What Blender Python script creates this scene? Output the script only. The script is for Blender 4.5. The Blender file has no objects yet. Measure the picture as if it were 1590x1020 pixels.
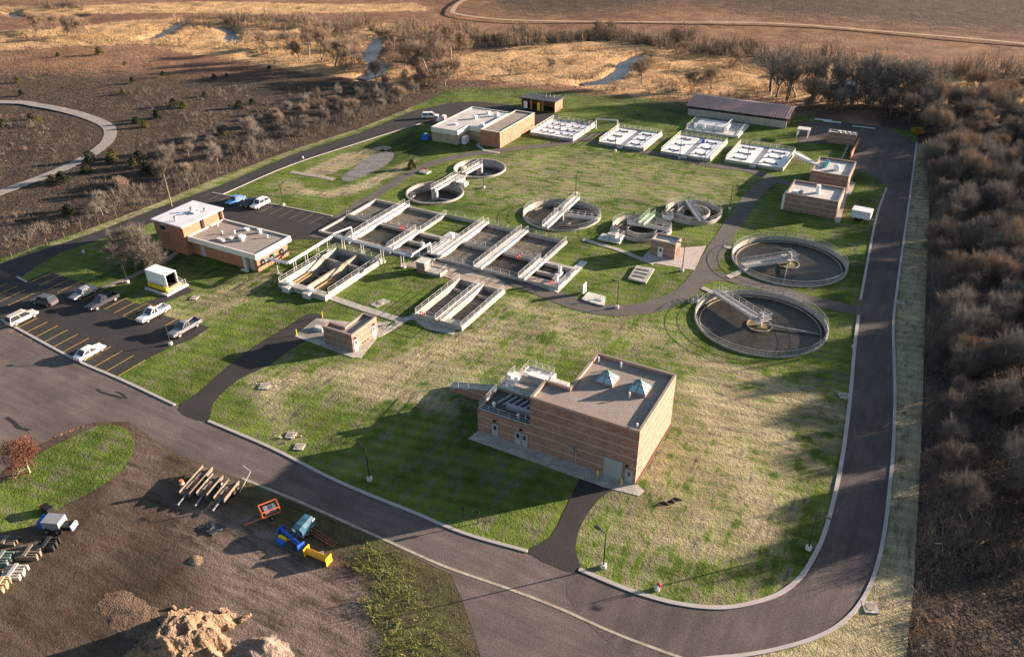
import bpy, math, random
import numpy as np
from mathutils import Vector, Matrix
from mathutils.geometry import delaunay_2d_cdt
random.seed(7); rng = np.random.default_rng(7)
R_ = math.radians
SC = bpy.context.scene; C = SC.collection

# ------------------------------------------------------------------ camera
CH = 68.0; FPX = 1210.6; PITCH = 0.55391484; ROLL = 0.01161885; AZ = R_(60.86)
_s, _c = math.sin(AZ), math.cos(AZ)
def _site(v): return Vector((v[0]*_s - v[1]*_c, v[0]*_c + v[1]*_s, v[2]))
_f = Vector((0, math.cos(PITCH), -math.sin(PITCH))); _r = Vector((1, 0, 0)); _d = _f.cross(_r)
_r2 = math.cos(ROLL)*_r + math.sin(ROLL)*_d; _d2 = -math.sin(ROLL)*_r + math.cos(ROLL)*_d
FW, RT, DN = _site(_f), _site(_r2), _site(_d2)
cam = bpy.data.objects.new('camera', bpy.data.cameras.new('camera')); C.objects.link(cam)
cam.data.sensor_width = 36; cam.data.lens = FPX/1590*36; cam.data.clip_end = 6000; cam.data.clip_start = 1
mw = Matrix.Identity(4)
for i in range(3): mw[i][0] = RT[i]; mw[i][1] = -DN[i]; mw[i][2] = -FW[i]
mw[2][3] = CH
cam.matrix_world = mw; SC.camera = cam
# ------------------------------------------------------------------ light
SUN_EL = 11.5; SD = (0.709, 0.705)
w = bpy.data.worlds.new('World'); SC.world = w; w.use_nodes = True
nt = w.node_tree; bg = nt.nodes['Background']; sky = nt.nodes.new('ShaderNodeTexSky')
sky.sky_type = 'NISHITA'; sky.sun_disc = False; sky.sun_elevation = R_(SUN_EL); sky.sun_rotation = math.atan2(SD[0], SD[1])
nt.links.new(sky.outputs[0], bg.inputs[0]); bg.inputs[1].default_value = 0.053
sl = bpy.data.lights.new('sun', 'SUN'); sl.energy = 5.0; sl.angle = R_(0.5); sl.color = (1.0, 0.79, 0.62)
so = bpy.data.objects.new('sun', sl); C.objects.link(so)
ce = math.cos(R_(SUN_EL)); so.rotation_euler = Vector((SD[0]*ce, SD[1]*ce, math.sin(R_(SUN_EL)))).to_track_quat('Z', 'Y').to_euler()
SC.view_settings.view_transform = 'Standard'; SC.view_settings.look = 'None'
SC.view_settings.exposure = 2.0; SC.view_settings.gamma = 1

# ------------------------------------------------------------------ helpers
def G(u, v, z=0.0):
    """where the sight line through photo point u, v meets the level z"""
    d = RT*(u-795) + DN*(v-510) + FW*FPX; t = (CH-z)/(-d.z)
    return (d.x*t, d.y*t)
def GP(pts, z=0.0): return [G(u, v, z) for u, v in pts]
def smooth(p, n=6, closed=False):
    p = [np.array(q, float) for q in p]; out = []; N = len(p)
    rngk = range(N if closed else N-1)
    for i in rngk:
        a = p[(i-1) % N] if closed or i > 0 else 2*p[0]-p[1]
        b = p[i]; c = p[(i+1) % N]; d = p[(i+2) % N] if closed or i+2 < N else 2*p[-1]-p[-2]
        for k in range(n):
            t = k/n; out.append(tuple(.5*((2*b)+(-a+c)*t+(2*a-5*b+4*c-d)*t*t+(-a+3*b-3*c+d)*t**3)))
    if not closed: out.append(tuple(p[-1]))
    return out

MATS = {}
def M(name, col, rough=.85, var=.18, sc=1.5, metal=0, bump=0., col2=None, fine=0, spec=.3, streak=None):
    if name in MATS: return MATS[name]
    m = bpy.data.materials.new(name); m.use_nodes = True; t = m.node_tree; b = t.nodes['Principled BSDF']
    b.inputs['Roughness'].default_value = rough; b.inputs['Metallic'].default_value = metal
    b.inputs['Specular IOR Level'].default_value = spec
    tc = t.nodes.new('ShaderNodeTexCoord'); n = t.nodes.new('ShaderNodeTexNoise'); n.inputs['Scale'].default_value = sc
    n.inputs['Detail'].default_value = 6; n.inputs['Roughness'].default_value = .65
    t.links.new(tc.outputs['Object'], n.inputs['Vector'])
    r = t.nodes.new('ShaderNodeValToRGB'); r.color_ramp.elements[0].position = .32; r.color_ramp.elements[1].position = .68
    c2 = col2 or [min(1, c*(1+var)) for c in col]; c1 = [c*(1-var) for c in col] if not col2 else col
    r.color_ramp.elements[0].color = (*c1, 1); r.color_ramp.elements[1].color = (*c2, 1)
    t.links.new(n.outputs[0], r.inputs[0]); out = r.outputs[0]
    if fine:
        n2 = t.nodes.new('ShaderNodeTexNoise'); n2.inputs['Scale'].default_value = fine; n2.inputs['Detail'].default_value = 2
        t.links.new(tc.outputs['Object'], n2.inputs['Vector'])
        mr = t.nodes.new('ShaderNodeMapRange'); mr.inputs[1].default_value = .3; mr.inputs[2].default_value = .7
        mr.inputs[3].default_value = .62; mr.inputs[4].default_value = 1.38; t.links.new(n2.outputs[0], mr.inputs[0])
        mx = t.nodes.new('ShaderNodeMix'); mx.data_type = 'RGBA'; mx.blend_type = 'MULTIPLY'; mx.inputs[0].default_value = 1
        t.links.new(out, mx.inputs[6]); t.links.new(mr.outputs[0], mx.inputs[7]); out = mx.outputs[2]
    if streak:
        mp = t.nodes.new('ShaderNodeMapping'); mp.inputs['Scale'].default_value = (streak[0], streak[1], 1); mp.inputs['Rotation'].default_value = (0, 0, R_(streak[2])); t.links.new(tc.outputs['Object'], mp.inputs[0])
        n4 = t.nodes.new('ShaderNodeTexNoise'); n4.inputs['Scale'].default_value = 1; n4.inputs['Detail'].default_value = 7; n4.inputs['Roughness'].default_value = .7; t.links.new(mp.outputs[0], n4.inputs['Vector'])
        m4 = t.nodes.new('ShaderNodeMapRange'); m4.inputs[1].default_value = .3; m4.inputs[2].default_value = .7; m4.inputs[3].default_value = .72; m4.inputs[4].default_value = 1.28; t.links.new(n4.outputs[0], m4.inputs[0])
        x4 = t.nodes.new('ShaderNodeMix'); x4.data_type = 'RGBA'; x4.blend_type = 'MULTIPLY'; x4.inputs[0].default_value = 1; t.links.new(out, x4.inputs[6]); t.links.new(m4.outputs[0], x4.inputs[7]); out = x4.outputs[2]
    t.links.new(out, b.inputs['Base Color'])
    if bump:
        bp = t.nodes.new('ShaderNodeBump'); bp.inputs['Strength'].default_value = bump; bp.inputs['Distance'].default_value = .25
        n3 = t.nodes.new('ShaderNodeTexNoise'); n3.inputs['Scale'].default_value = (fine or sc*4); n3.inputs['Detail'].default_value = 4
        t.links.new(tc.outputs['Object'], n3.inputs['Vector']); t.links.new(n3.outputs[0], bp.inputs['Height'])
        t.links.new(bp.outputs[0], b.inputs['Normal'])
    MATS[name] = m; return m

def brick(name, col, band, pitch=1.3, off=.35):
    """brickwork: courses, mortar, pale band courses every `pitch` metres"""
    m = bpy.data.materials.new(name); m.use_nodes = True; t = m.node_tree; b = t.nodes['Principled BSDF']; b.inputs['Roughness'].default_value = .9
    L = t.links.new; N = t.nodes.new
    tc = N('ShaderNodeTexCoord'); sx = N('ShaderNodeSeparateXYZ'); L(tc.outputs['Object'], sx.inputs[0])
    ad = N('ShaderNodeMath'); ad.operation = 'ADD'; L(sx.outputs[0], ad.inputs[0]); L(sx.outputs[1], ad.inputs[1])
    cb = N('ShaderNodeCombineXYZ'); L(ad.outputs[0], cb.inputs[0]); L(sx.outputs[2], cb.inputs[1])
    bt = N('ShaderNodeTexBrick'); bt.inputs['Scale'].default_value = 1; bt.inputs['Brick Width'].default_value = .4; bt.inputs['Row Height'].default_value = .2
    bt.inputs['Mortar Size'].default_value = .012; bt.inputs['Color1'].default_value = (*[c*.8 for c in col], 1); bt.inputs['Color2'].default_value = (*[c*1.2 for c in col], 1)
    bt.inputs['Mortar'].default_value = (.3, .26, .22, 1); L(cb.outputs[0], bt.inputs['Vector'])
    no = N('ShaderNodeTexNoise'); no.inputs['Scale'].default_value = .8; no.inputs['Detail'].default_value = 6; L(tc.outputs['Object'], no.inputs['Vector'])
    mr = N('ShaderNodeMapRange'); mr.inputs[1].default_value = .3; mr.inputs[2].default_value = .7; mr.inputs[3].default_value = .82; mr.inputs[4].default_value = 1.15; L(no.outputs[0], mr.inputs[0])
    mx = N('ShaderNodeMix'); mx.data_type = 'RGBA'; mx.blend_type = 'MULTIPLY'; mx.inputs[0].default_value = 1; L(bt.outputs[0], mx.inputs[6]); L(mr.outputs[0], mx.inputs[7])
    a2 = N('ShaderNodeMath'); a2.operation = 'ADD'; a2.inputs[1].default_value = off; L(sx.outputs[2], a2.inputs[0])
    md = N('ShaderNodeMath'); md.operation = 'FLOORED_MODULO'; md.inputs[1].default_value = pitch; L(a2.outputs[0], md.inputs[0])
    lt = N('ShaderNodeMath'); lt.operation = 'LESS_THAN'; lt.inputs[1].default_value = .16; L(md.outputs[0], lt.inputs[0])
    m2 = N('ShaderNodeMix'); m2.data_type = 'RGBA'; L(lt.outputs[0], m2.inputs[0]); L(mx.outputs[2], m2.inputs[6]); m2.inputs[7].default_value = (*band, 1)
    L(m2.outputs[2], b.inputs['Base Color'])
    bp = N('ShaderNodeBump'); bp.inputs['Strength'].default_value = .3; bp.inputs['Distance'].default_value = .02; L(bt.outputs[1], bp.inputs['Height']); bp.invert = True
    L(bp.outputs[0], b.inputs['Normal'])
    MATS[name] = m; return m

class MB:
    def __init__(s, mat=None): s.v = []; s.f = []; s.mi = []; s.mats = []; s.use(mat)
    def use(s, mat):
        if mat is None: s.cur = 0; return s
        if mat not in s.mats: s.mats.append(mat)
        s.cur = s.mats.index(mat); return s
    def add(s, vs, fs):
        o = len(s.v); s.v += [tuple(v) for v in vs]
        for f in fs: s.f.append(tuple(i+o for i in f)); s.mi.append(s.cur)
        return s
    def box(s, x0, y0, z0, x1, y1, z1, ang=0, c=None):
        if x0 > x1: x0, x1 = x1, x0
        if y0 > y1: y0, y1 = y1, y0
        vs = [(x, y, z) for z in (z0, z1) for x, y in ((x0, y0), (x1, y0), (x1, y1), (x0, y1))]
        if ang:
            cx, cy = c or ((x0+x1)/2, (y0+y1)/2); ca, sa = math.cos(ang), math.sin(ang)
            vs = [(cx+(x-cx)*ca-(y-cy)*sa, cy+(x-cx)*sa+(y-cy)*ca, z) for x, y, z in vs]
        return s.add(vs, [(3, 2, 1, 0), (4, 5, 6, 7), (0, 1, 5, 4), (1, 2, 6, 5), (2, 3, 7, 6), (3, 0, 4, 7)])
    def beam(s, p, q, w, h=None, n=4):
        p = Vector(p); q = Vector(q); d = q-p
        if d.length < 1e-6: return s
        d.normalize(); up = Vector((0, 0, 1)) if abs(d.z) < .95 else Vector((1, 0, 0))
        a = d.cross(up).normalized(); b = a.cross(d).normalized(); h = h or w
        if n == 4: off = [(-w/2, -h/2), (w/2, -h/2), (w/2, h/2), (-w/2, h/2)]
        else: off = [(w/2*math.cos(2*math.pi*k/n), h/2*math.sin(2*math.pi*k/n)) for k in range(n)]
        vs = [e+a*x+b*y for e in (p, q) for x, y in off]
        fs = [(i, (i+1) % n, n+(i+1) % n, n+i) for i in range(n)] + [tuple(range(n-1, -1, -1)), tuple(range(n, 2*n))]
        return s.add(vs, fs)
    def cyl(s, x, y, z0, z1, r, n=16, r2=None):
        r2 = r if r2 is None else r2
        vs = [(x+r*math.cos(2*math.pi*k/n), y+r*math.sin(2*math.pi*k/n), z0) for k in range(n)]+[(x+r2*math.cos(2*math.pi*k/n), y+r2*math.sin(2*math.pi*k/n), z1) for k in range(n)]
        return s.add(vs, [(i, (i+1) % n, n+(i+1) % n, n+i) for i in range(n)]+[tuple(range(n-1, -1, -1)), tuple(range(n, 2*n))])
    def ring(s, x, y, z0, z1, r0, r1, n=64, a0=0, a1=2*math.pi):
        full = abs(a1-a0-2*math.pi) < 1e-6; m = n if full else n+1; vs = []
        for k in range(m):
            a = a0+(a1-a0)*k/n
            for r, z in ((r0, z0), (r1, z0), (r1, z1), (r0, z1)): vs.append((x+r*math.cos(a), y+r*math.sin(a), z))
        fs = []
        for k in range(n):
            i = 4*k; j = 4*((k+1) % m)
            for e in range(4): fs.append((i+e, i+(e+1) % 4, j+(e+1) % 4, j+e))
        if not full: fs += [(3, 2, 1, 0), tuple(4*n+e for e in range(4))]
        return s.add(vs, fs)
    def prism(s, poly, z0, z1):
        n = len(poly)
        ar = sum(poly[i][0]*poly[(i+1) % n][1]-poly[(i+1) % n][0]*poly[i][1] for i in range(n))
        if ar < 0: poly = poly[::-1]
        return s.add([(x, y, z0) for x, y in poly]+[(x, y, z1) for x, y in poly], [(i, (i+1) % n, n+(i+1) % n, n+i) for i in range(n)]+[tuple(range(n-1, -1, -1)), tuple(range(n, 2*n))])
    def strip(s, path, z0, z1, w, side=0):
        """a band of width w with vertical sides following a path (kerb, path, cable)"""
        p = [Vector((x, y)) for x, y in path]; L = []
        for i in range(len(p)):
            d = (p[min(i+1, len(p)-1)]-p[max(i-1, 0)]).normalized(); nn = Vector((-d.y, d.x))
            L.append((p[i]+nn*(w/2+side), p[i]-nn*(w/2-side)))
        vs = []
        for a, b in L: vs += [(a.x, a.y, z0), (b.x, b.y, z0), (b.x, b.y, z1), (a.x, a.y, z1)]
        fs = [(0, 1, 2, 3)]
        for i in range(len(L)-1):
            o = 4*i
            for e in range(4): fs.append((o+e, o+4+e, o+4+(e+1) % 4, o+(e+1) % 4))
        o = 4*(len(L)-1); fs.append((o+3, o+2, o+1, o)); return s.add(vs, fs)
    def rail(s, pts, z, h=1.0, sp=2.1, w=.042, mid=True):
        pts = [(*p, z) if len(p) == 2 else p for p in pts]
        for a, b in zip(pts, pts[1:]):
            A = Vector(a); B = Vector(b); L = (B-A).length; n = max(1, round(L/sp)); up = Vector((0, 0, h))
            s.beam(A+up, B+up, w); 
            if mid: s.beam(A+up*.52, B+up*.52, w*.8)
            s.beam(A+up*.07, B+up*.07, .03, .12)
            for k in range(n+1):
                q = A.lerp(B, k/n); s.beam(q, q+up, w)
        return s
    def rrail(s, cx, cy, r, z, a0=0, a1=2*math.pi, n=None, h=1.05):
        n = n or max(6, int(r*(a1-a0)/1.9)); pts = []
        for k in range(n+1):
            a = a0+(a1-a0)*k/n; pts.append((cx+r*math.cos(a), cy+r*math.sin(a), z))
        return s.rail(pts, z, h, 5)
def raw(name, mb, smooth_=False):
    me = bpy.data.meshes.new(name); me.from_pydata([tuple(v) for v in mb.v], [], mb.f)
    for m in mb.mats: me.materials.append(m)
    if mb.mats: me.polygons.foreach_set('material_index', mb.mi)
    if smooth_: me.polygons.foreach_set('use_smooth', [True]*len(me.polygons))
    me.validate(); me.update(); o = bpy.data.objects.new(name, me); C.objects.link(o); return o
def tag(o, label=None, cat=None, group=None, kind=None):
    if label: o['label'] = label
    if cat: o['category'] = cat
    if group: o['group'] = group
    if kind: o['kind'] = kind
    return o
WROOT = set()
def T(name, label, cat, x=0, y=0, z=0, rot=0, group=None, world=False):
    o = bpy.data.objects.new(name, None); C.objects.link(o); o.empty_display_size = .5
    o.location = (x, y, z); o.rotation_euler = (0, 0, rot); tag(o, label, cat, group)
    if world: WROOT.add(o.name)
    return o
def part(root, name, mb, label=None, sm=False):
    o = raw(name, mb, sm); o.parent = root
    if root.name in WROOT: o.location = -root.location
    if label: o['label'] = label
    return o
def struct(name, mb): return tag(raw(name, mb), kind='structure')
def kids(o): return [c for c in bpy.data.objects if c.parent == o]
CH_CACHE = {}
def dup(root, x, y, z=0, rot=0, label=None, group=None, scale=None, sub=None):
    """copy of a thing with copies of its parts and sub-parts (mesh data shared)"""
    if root.name not in CH_CACHE: CH_CACHE[root.name] = [(c, kids(c)) for c in kids(root)]
    r = root.copy(); C.objects.link(r); r.location = (x, y, z); r.rotation_euler = (0, 0, rot)
    if label: r['label'] = label
    if group: r['group'] = group
    if scale: r.scale = scale
    for ch, gs in CH_CACHE[root.name]:
        c = ch.copy(); C.objects.link(c); c.parent = r
        if sub and c.name.split('.')[0] in sub: c.data = sub[c.name.split('.')[0]]
        for g in gs: d = g.copy(); C.objects.link(d); d.parent = c
    return r

def inpoly(P, poly):
    P = np.asarray(P, float); x, y = P[:, 0], P[:, 1]; ins = np.zeros(len(P), bool); n = len(poly)
    for i in range(n):
        x1, y1 = poly[i]; x2, y2 = poly[(i+1) % n]
        if y1 == y2: continue
        c = ((y1 > y) != (y2 > y)) & (x < (x2-x1)*(y-y1)/(y2-y1)+x1); ins ^= c
    return ins
def soft(P, poly, wd):
    """1 inside, 0 outside, ramp of width wd across the outline"""
    P = np.asarray(P, float); D = np.full(len(P), 1e9); n = len(poly)
    for i in range(n):
        a = np.array(poly[i]); b = np.array(poly[(i+1) % n]); ab = b-a
        t = np.clip(((P-a)@ab)/max(ab@ab, 1e-9), 0, 1); D = np.minimum(D, np.linalg.norm(P-(a+t[:, None]*ab), axis=1))
    s = np.where(inpoly(P, poly), D, -D); return np.clip(.5+s/wd, 0, 1)
def sheet(name, outer, z, mat, holes=(), step=None, attr=None, kind='structure'):
    vs = [Vector(p) for p in outer]; es = [(i, (i+1) % len(outer)) for i in range(len(outer))]
    for h in holes:
        o = len(vs); vs += [Vector(p) for p in h]; es += [(o+i, o+(i+1) % len(h)) for i in range(len(h))]
    if step:
        xs = [p[0] for p in outer]; ys = [p[1] for p in outer]
        gx, gy = np.meshgrid(np.arange(min(xs), max(xs), step), np.arange(min(ys), max(ys), step)); g = np.c_[gx.ravel(), gy.ravel()]
        g = g+rng.uniform(-.3, .3, g.shape)*step
        k = inpoly(g, outer)
        for h in holes: k &= ~inpoly(g, h)
        vs += [Vector(p) for p in g[k]]
    r = delaunay_2d_cdt(vs, es, [], 0, 1e-4); V = np.array([tuple(v) for v in r[0]]); F = np.array(r[2]); ct = V[F].mean(1)
    k = inpoly(ct, outer)
    for h in holes: k &= ~inpoly(ct, h)
    F = F[k]
    e1 = V[F[:, 1]]-V[F[:, 0]]; e2 = V[F[:, 2]]-V[F[:, 0]]; cr = e1[:, 0]*e2[:, 1]-e1[:, 1]*e2[:, 0]; F[cr < 0] = F[cr < 0][:, ::-1]
    me = bpy.data.meshes.new(name); me.from_pydata([(x, y, z) for x, y in V], [], F.tolist()); me.materials.append(mat)
    if attr:
        at = me.color_attributes.new('zone', 'FLOAT_COLOR', 'POINT'); A = attr(V); at.data.foreach_set('color', A.ravel())
    me.update(); o = bpy.data.objects.new(name, me); C.objects.link(o); return tag(o, kind=kind)

def nodes_ground(name, layers, fine=6., bump=.6, big=.05, bdist=.25, e0=.42, e1=.62, nm=2.4, mow=False, sk=None):
    """ground cover: layers = [(colour, colour2)] base then one per zone channel R,G,B; noisy edges"""
    m = bpy.data.materials.new(name); m.use_nodes = True; t = m.node_tree; b = t.nodes['Principled BSDF']; b.inputs['Roughness'].default_value = 1
    b.inputs['Specular IOR Level'].default_value = .1
    L = t.links.new; N = t.nodes.new; tc = N('ShaderNodeTexCoord')
    def noise(sc, det=5, stretch=None, rough=.6):
        n = N('ShaderNodeTexNoise'); n.inputs['Scale'].default_value = sc; n.inputs['Detail'].default_value = det; n.inputs['Roughness'].default_value = rough
        if stretch:
            mp = N('ShaderNodeMapping'); mp.inputs['Scale'].default_value = stretch[:3]; mp.inputs['Rotation'].default_value = (0, 0, stretch[3])
            L(tc.outputs['Object'], mp.inputs[0]); L(mp.outputs[0], n.inputs['Vector'])
        else: L(tc.outputs['Object'], n.inputs['Vector'])
        return n.outputs[0]
    def rang(x, a, b_, c=0, d=1):
        r = N('ShaderNodeMapRange'); r.inputs[1].default_value = a; r.inputs[2].default_value = b_; r.inputs[3].default_value = c; r.inputs[4].default_value = d; L(x, r.inputs[0]); return r.outputs[0]
    def mix(f, a, b_, mode='MIX'):
        x = N('ShaderNodeMix'); x.data_type = 'RGBA'; x.blend_type = mode
        if isinstance(f, float): x.inputs[0].default_value = f
        else: L(f, x.inputs[0])
        for s_, v in ((6, a), (7, b_)):
            if isinstance(v, tuple): x.inputs[s_].default_value = (*v, 1)
            else: L(v, x.inputs[s_])
        return x.outputs[2]
    def math_(op, a, b_):
        x = N('ShaderNodeMath'); x.operation = op
        for i, v in enumerate((a, b_)):
            if isinstance(v, (int, float)): x.inputs[i].default_value = v
            else: L(v, x.inputs[i])
        return x.outputs[0]
    at = N('ShaderNodeAttribute'); at.attribute_name = 'zone'; sp = N('ShaderNodeSeparateColor'); L(at.outputs['Color'], sp.inputs[0])
    n1 = noise(.35, 8, rough=.7); n2 = noise(big, 5); nf = noise(fine, 3); ns = noise(.9, 6, (.16, 1, 1, R_(-12)), .7); nsy = noise(.9, 6, (1, .16, 1, R_(14)), .7)
    col = mix(rang(math_('ADD', n1, n2), .8, 1.2), *layers[0])
    sel = N('ShaderNodeMix'); sel.data_type = 'FLOAT'; L(at.outputs['Alpha'], sel.inputs[0]); L(nsy, sel.inputs[2]); L(ns, sel.inputs[3]); ns = sel.outputs[0]
    br = math_('ADD', math_('MULTIPLY', n1, .5), math_('MULTIPLY', ns, .5))
    for i, l in enumerate(layers[1:]):
        f = rang(math_('SUBTRACT', math_('ADD', sp.outputs[i], math_('MULTIPLY', br, nm)), nm/2-.2), e0, e1)
        col = mix(f, col, mix(rang(n1, .35, .65), *l))
    col = mix(1.0, col, rang(nf, .3, .7, .6, 1.4), 'MULTIPLY')
    col = mix(1.0, col, rang(noise(.12, 5, rough=.6), .3, .7, .74, 1.26), 'MULTIPLY')
    if mow:
        wv = N('ShaderNodeTexWave'); wv.inputs['Scale'].default_value = .16; wv.inputs['Distortion'].default_value = 2.2; wv.inputs['Detail'].default_value = 2; wv.inputs['Detail Scale'].default_value = .3
        mp2 = N('ShaderNodeMapping'); mp2.inputs['Rotation'].default_value = (0, 0, R_(78)); L(tc.outputs['Object'], mp2.inputs[0]); L(mp2.outputs[0], wv.inputs['Vector']); col = mix(1.0, col, rang(wv.outputs[1], 0, 1, .88, 1.10), 'MULTIPLY')
    if sk: col = mix(1.0, col, rang(noise(1.0, 7, sk, .75), .32, .68, .68, 1.30), 'MULTIPLY')
    L(col, b.inputs['Base Color'])
    bp = N('ShaderNodeBump'); bp.inputs['Strength'].default_value = bump; bp.inputs['Distance'].default_value = bdist
    L(math_('ADD', nf, math_('MULTIPLY', noise(fine*.35, 4), 1.6)), bp.inputs['Height']); L(bp.outputs[0], b.inputs['Normal'])
    MATS[name] = m; return m

# materials
ASPH = M('fresh_asphalt', (.036, .032, .032), .8, .16, .25, fine=9, bump=.12)
ROADM = M('worn_asphalt', (.120, .097, .089), .9, .28, .10, fine=9, bump=.15, streak=(.10, .9, -4))
PATHM = M('path_asphalt', (.105, .092, .085), .9, .14, .3, fine=9, bump=.1)
CONC = M('concrete', (.36, .335, .30), .85, .22, .6, fine=5)
CONCW = M('pale_concrete', (.52, .50, .47), .8, .16, .8, fine=4)
CONCD = M('stained_concrete', (.30, .26, .21), .9, .3, .9)
ALU = M('galvanised_rail', (.52, .52, .53), .5, .06, 2, metal=.3)
STEEL = M('grey_steel', (.32, .33, .35), .5, .12, 2, metal=.4)
WHITE = M('white_paint', (.78, .78, .78), .5, .06, 2)
DARK = M('dark_opening', (.015, .015, .018), .6, .1, 2)
GLASS = M('window_glass', (.03, .035, .045), .08, .1, 1, spec=.7)
YEL = M('yellow_paint', (.75, .52, .03), .6, .1, 3)
TEAL = M('teal_paint', (.03, .22, .25), .5, .1, 3)
GREENR = M('pale_green_rail', (.35, .55, .35), .6, .1, 3)
RED = M('red_paint', (.6, .05, .04), .5, .1, 3)
ROOFG = M('gravel_roof', (.26, .225, .20), .95, .12, .4, fine=7)
ROOFD = M('dark_membrane_roof', (.06, .065, .075), .7, .2, .5)
ROOFW = M('white_membrane_roof', (.60, .61, .64), .7, .12, .35)
ROOFL = M('light_gravel_roof', (.48, .45, .43), .9, .12, .3, fine=5)
FASC = M('cream_fascia', (.62, .60, .55), .6, .06, 1)
TRIM = M('metal_trim', (.27, .21, .18), .5, .08, 1)
BR1 = brick('red_brick', (.31, .15, .105), (.42, .32, .26), 1.42)
BR2 = brick('orange_brick', (.33, .14, .075), (.33, .14, .075), 9)
BR3 = brick('brown_brick', (.24, .14, .105), (.33, .26, .22), 1.1)
BR4 = brick('tan_block', (.36, .29, .19), (.36, .29, .19), 9)
DOORM = M('grey_door', (.34, .35, .36), .5, .05, 1)
WATER = M('tank_water', (.040, .035, .028), .40, .3, .35, bump=.12, fine=3.5, spec=.22)
FROTH = M('aerated_water', (.055, .047, .036), .6, .4, 1.3, bump=.4, fine=5, col2=(.20, .175, .14))
RIVER = M('river_water', (.06, .06, .075), .3, .2, .3, spec=.45)
KERB = M('kerb_concrete', (.38, .345, .335), .85, .08, .3)
LINE = M('yellow_line', (.50, .33, .06), .8, .2, 2)
PALE = M('pale_line', (.36, .32, .26), .9, .3, .8)
TRAILM = M('crushed_stone', (.26, .235, .22), .95, .15, .4, fine=5)
BARK = M('bark', (.16, .13, .105), .95, .3, 2)
TWIG = M('bare_twigs', (.30, .225, .165), 1, .25, .12)
TWIGG = M('grey_twigs', (.235, .208, .182), 1, .25, .10)
CEDAR = M('cedar_needles', (.028, .036, .018), 1, .4, 1)
OLIVE = M('olive_leaves', (.10, .095, .03), 1, .4, 1)
RUSTL = M('russet_leaves', (.13, .055, .035), 1, .3, 1)
DRYG = M('dry_stalks', (.46, .33, .18), 1, .35, .3)
BRUSHM = M('brush_stems', (.155, .132, .112), 1, .35, .09)
WEED = M('weed_blades', (.19, .20, .06), 1, .5, .5)
RUSTM = M('rusty_steel', (.25, .10, .06), .9, .35, 3)
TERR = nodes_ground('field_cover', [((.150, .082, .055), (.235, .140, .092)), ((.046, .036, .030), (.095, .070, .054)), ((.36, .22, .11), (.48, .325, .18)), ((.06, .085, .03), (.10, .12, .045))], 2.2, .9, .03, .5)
LAWN = nodes_ground('lawn_cover', [((.058, .098, .017), (.132, .178, .034)), ((.29, .25, .145), (.42, .36, .235)), ((.20, .165, .125), (.29, .24, .185)), ((.020, .036, .014), (.04, .06, .02))], 6, .8, .06, .22, .2, .85, 4.2, True)
DIRT = nodes_ground('yard_dirt', [((.068, .047, .034), (.105, .075, .054)), ((.165, .122, .103), (.215, .165, .14)), ((.075, .08, .03), (.13, .115, .055)), ((.035, .028, .022), (.06, .046, .036))], 6, .5, .06, .10, .2, .8, 3.5, False, (.10, .9, 1, R_(-38)))

# ------------------------------------------------------------------ setting
def circ(x, y, r, n=48): return [(x+r*math.cos(2*math.pi*k/n), y+r*math.sin(2*math.pi*k/n)) for k in range(n)]
def rect(x0, y0, x1, y1): return [(x0, y0), (x1, y0), (x1, y1), (x0, y1)]
CLAR = {  # x, y, radius, rim height, water level
 'near': (-17.9, 117.2, 10.8, .2, -.7), 'upper': (-18.6, 142.4, 10.7, .2, -.7), 'mid': (-66.5, 141.9, 8.5, .25, -1.0),
 'twina': (-96.8, 158.1, 6.5, .4, -1.5), 'twinb': (-97.8, 139.6, 6.7, .4, -1.5), 'ringa': (-48.6, 142.9, 6.2, .6, -.6), 'ringb': (-41.6, 155.6, 6.1, .7, -.5)}
HOLES = [circ(x, y, r-.18) for x, y, r, a, b in CLAR.values()]
RT1 = (-98.0, 88.6, -87.0, 105.2); RT2 = (-70.0, 91.4, -60.4, 106.0)
HOLES += [rect(RT1[0]+.2, RT1[1]+.2, RT1[2]-.2, RT1[3]-.2), rect(RT2[0]+.2, RT2[1]+.2, RT2[2]-.2, RT2[3]-.2)]
HOLES += [rect(-107.2, 110.5, -78.8, 119.6), rect(-107.2, 119.6, -88.3, 129.9), rect(-78.6, 111.6, -52.4, 120.0), rect(-78.6, 120.0, -59.8, 129.9)]
# the two grid holes on each side share an edge: merge them into one outline each
HOLES = HOLES[:-4]+[[(-107.2, 110.6), (-78.9, 110.6), (-78.9, 119.7), (-88.4, 119.7), (-88.4, 129.7), (-107.2, 129.7)],
                    [(-78.7, 111.4), (-52.6, 111.4), (-52.6, 119.7), (-59.6, 119.7), (-59.6, 129.7), (-78.7, 129.7)]]

inner = [(0, 497), (60, 530), (120, 562), (185, 590), (270, 628), (320, 655), (420, 697), (500, 738), (560, 765), (640, 797), (720, 830), (800, 855), (850, 868), (895, 885), (960, 912), (1000, 926), (1050, 939), (1110, 946), (1160, 941), (1210, 925), (1245, 898), (1268, 862), (1284, 825), (1300, 765), (1312, 700), (1322, 620), (1329, 540), (1337, 470), (1350, 400), (1363, 335), (1378, 290)]
outer_r = [(1422, 222), (1412, 300), (1402, 370), (1392, 440), (1385, 500), (1386, 560), (1387, 620), (1384, 700), (1378, 760), (1371, 820), (1358, 880), (1338, 927), (1308, 962), (1268, 986), (1210, 1004), (1150, 1015), (1080, 1022), (1000, 1040)]
IN = smooth(GP(inner), 4); OUTR = smooth(GP(outer_r), 4)
site_px = [(-120, 560), (-120, 470), (0, 402), (120, 362), (240, 317), (330, 279), (450, 234), (560, 199), (640, 166), (690, 145), (760, 142), (860, 148), (960, 160), (1060, 178), (1240, 180), (1300, 187), (1425, 205)]
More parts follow.
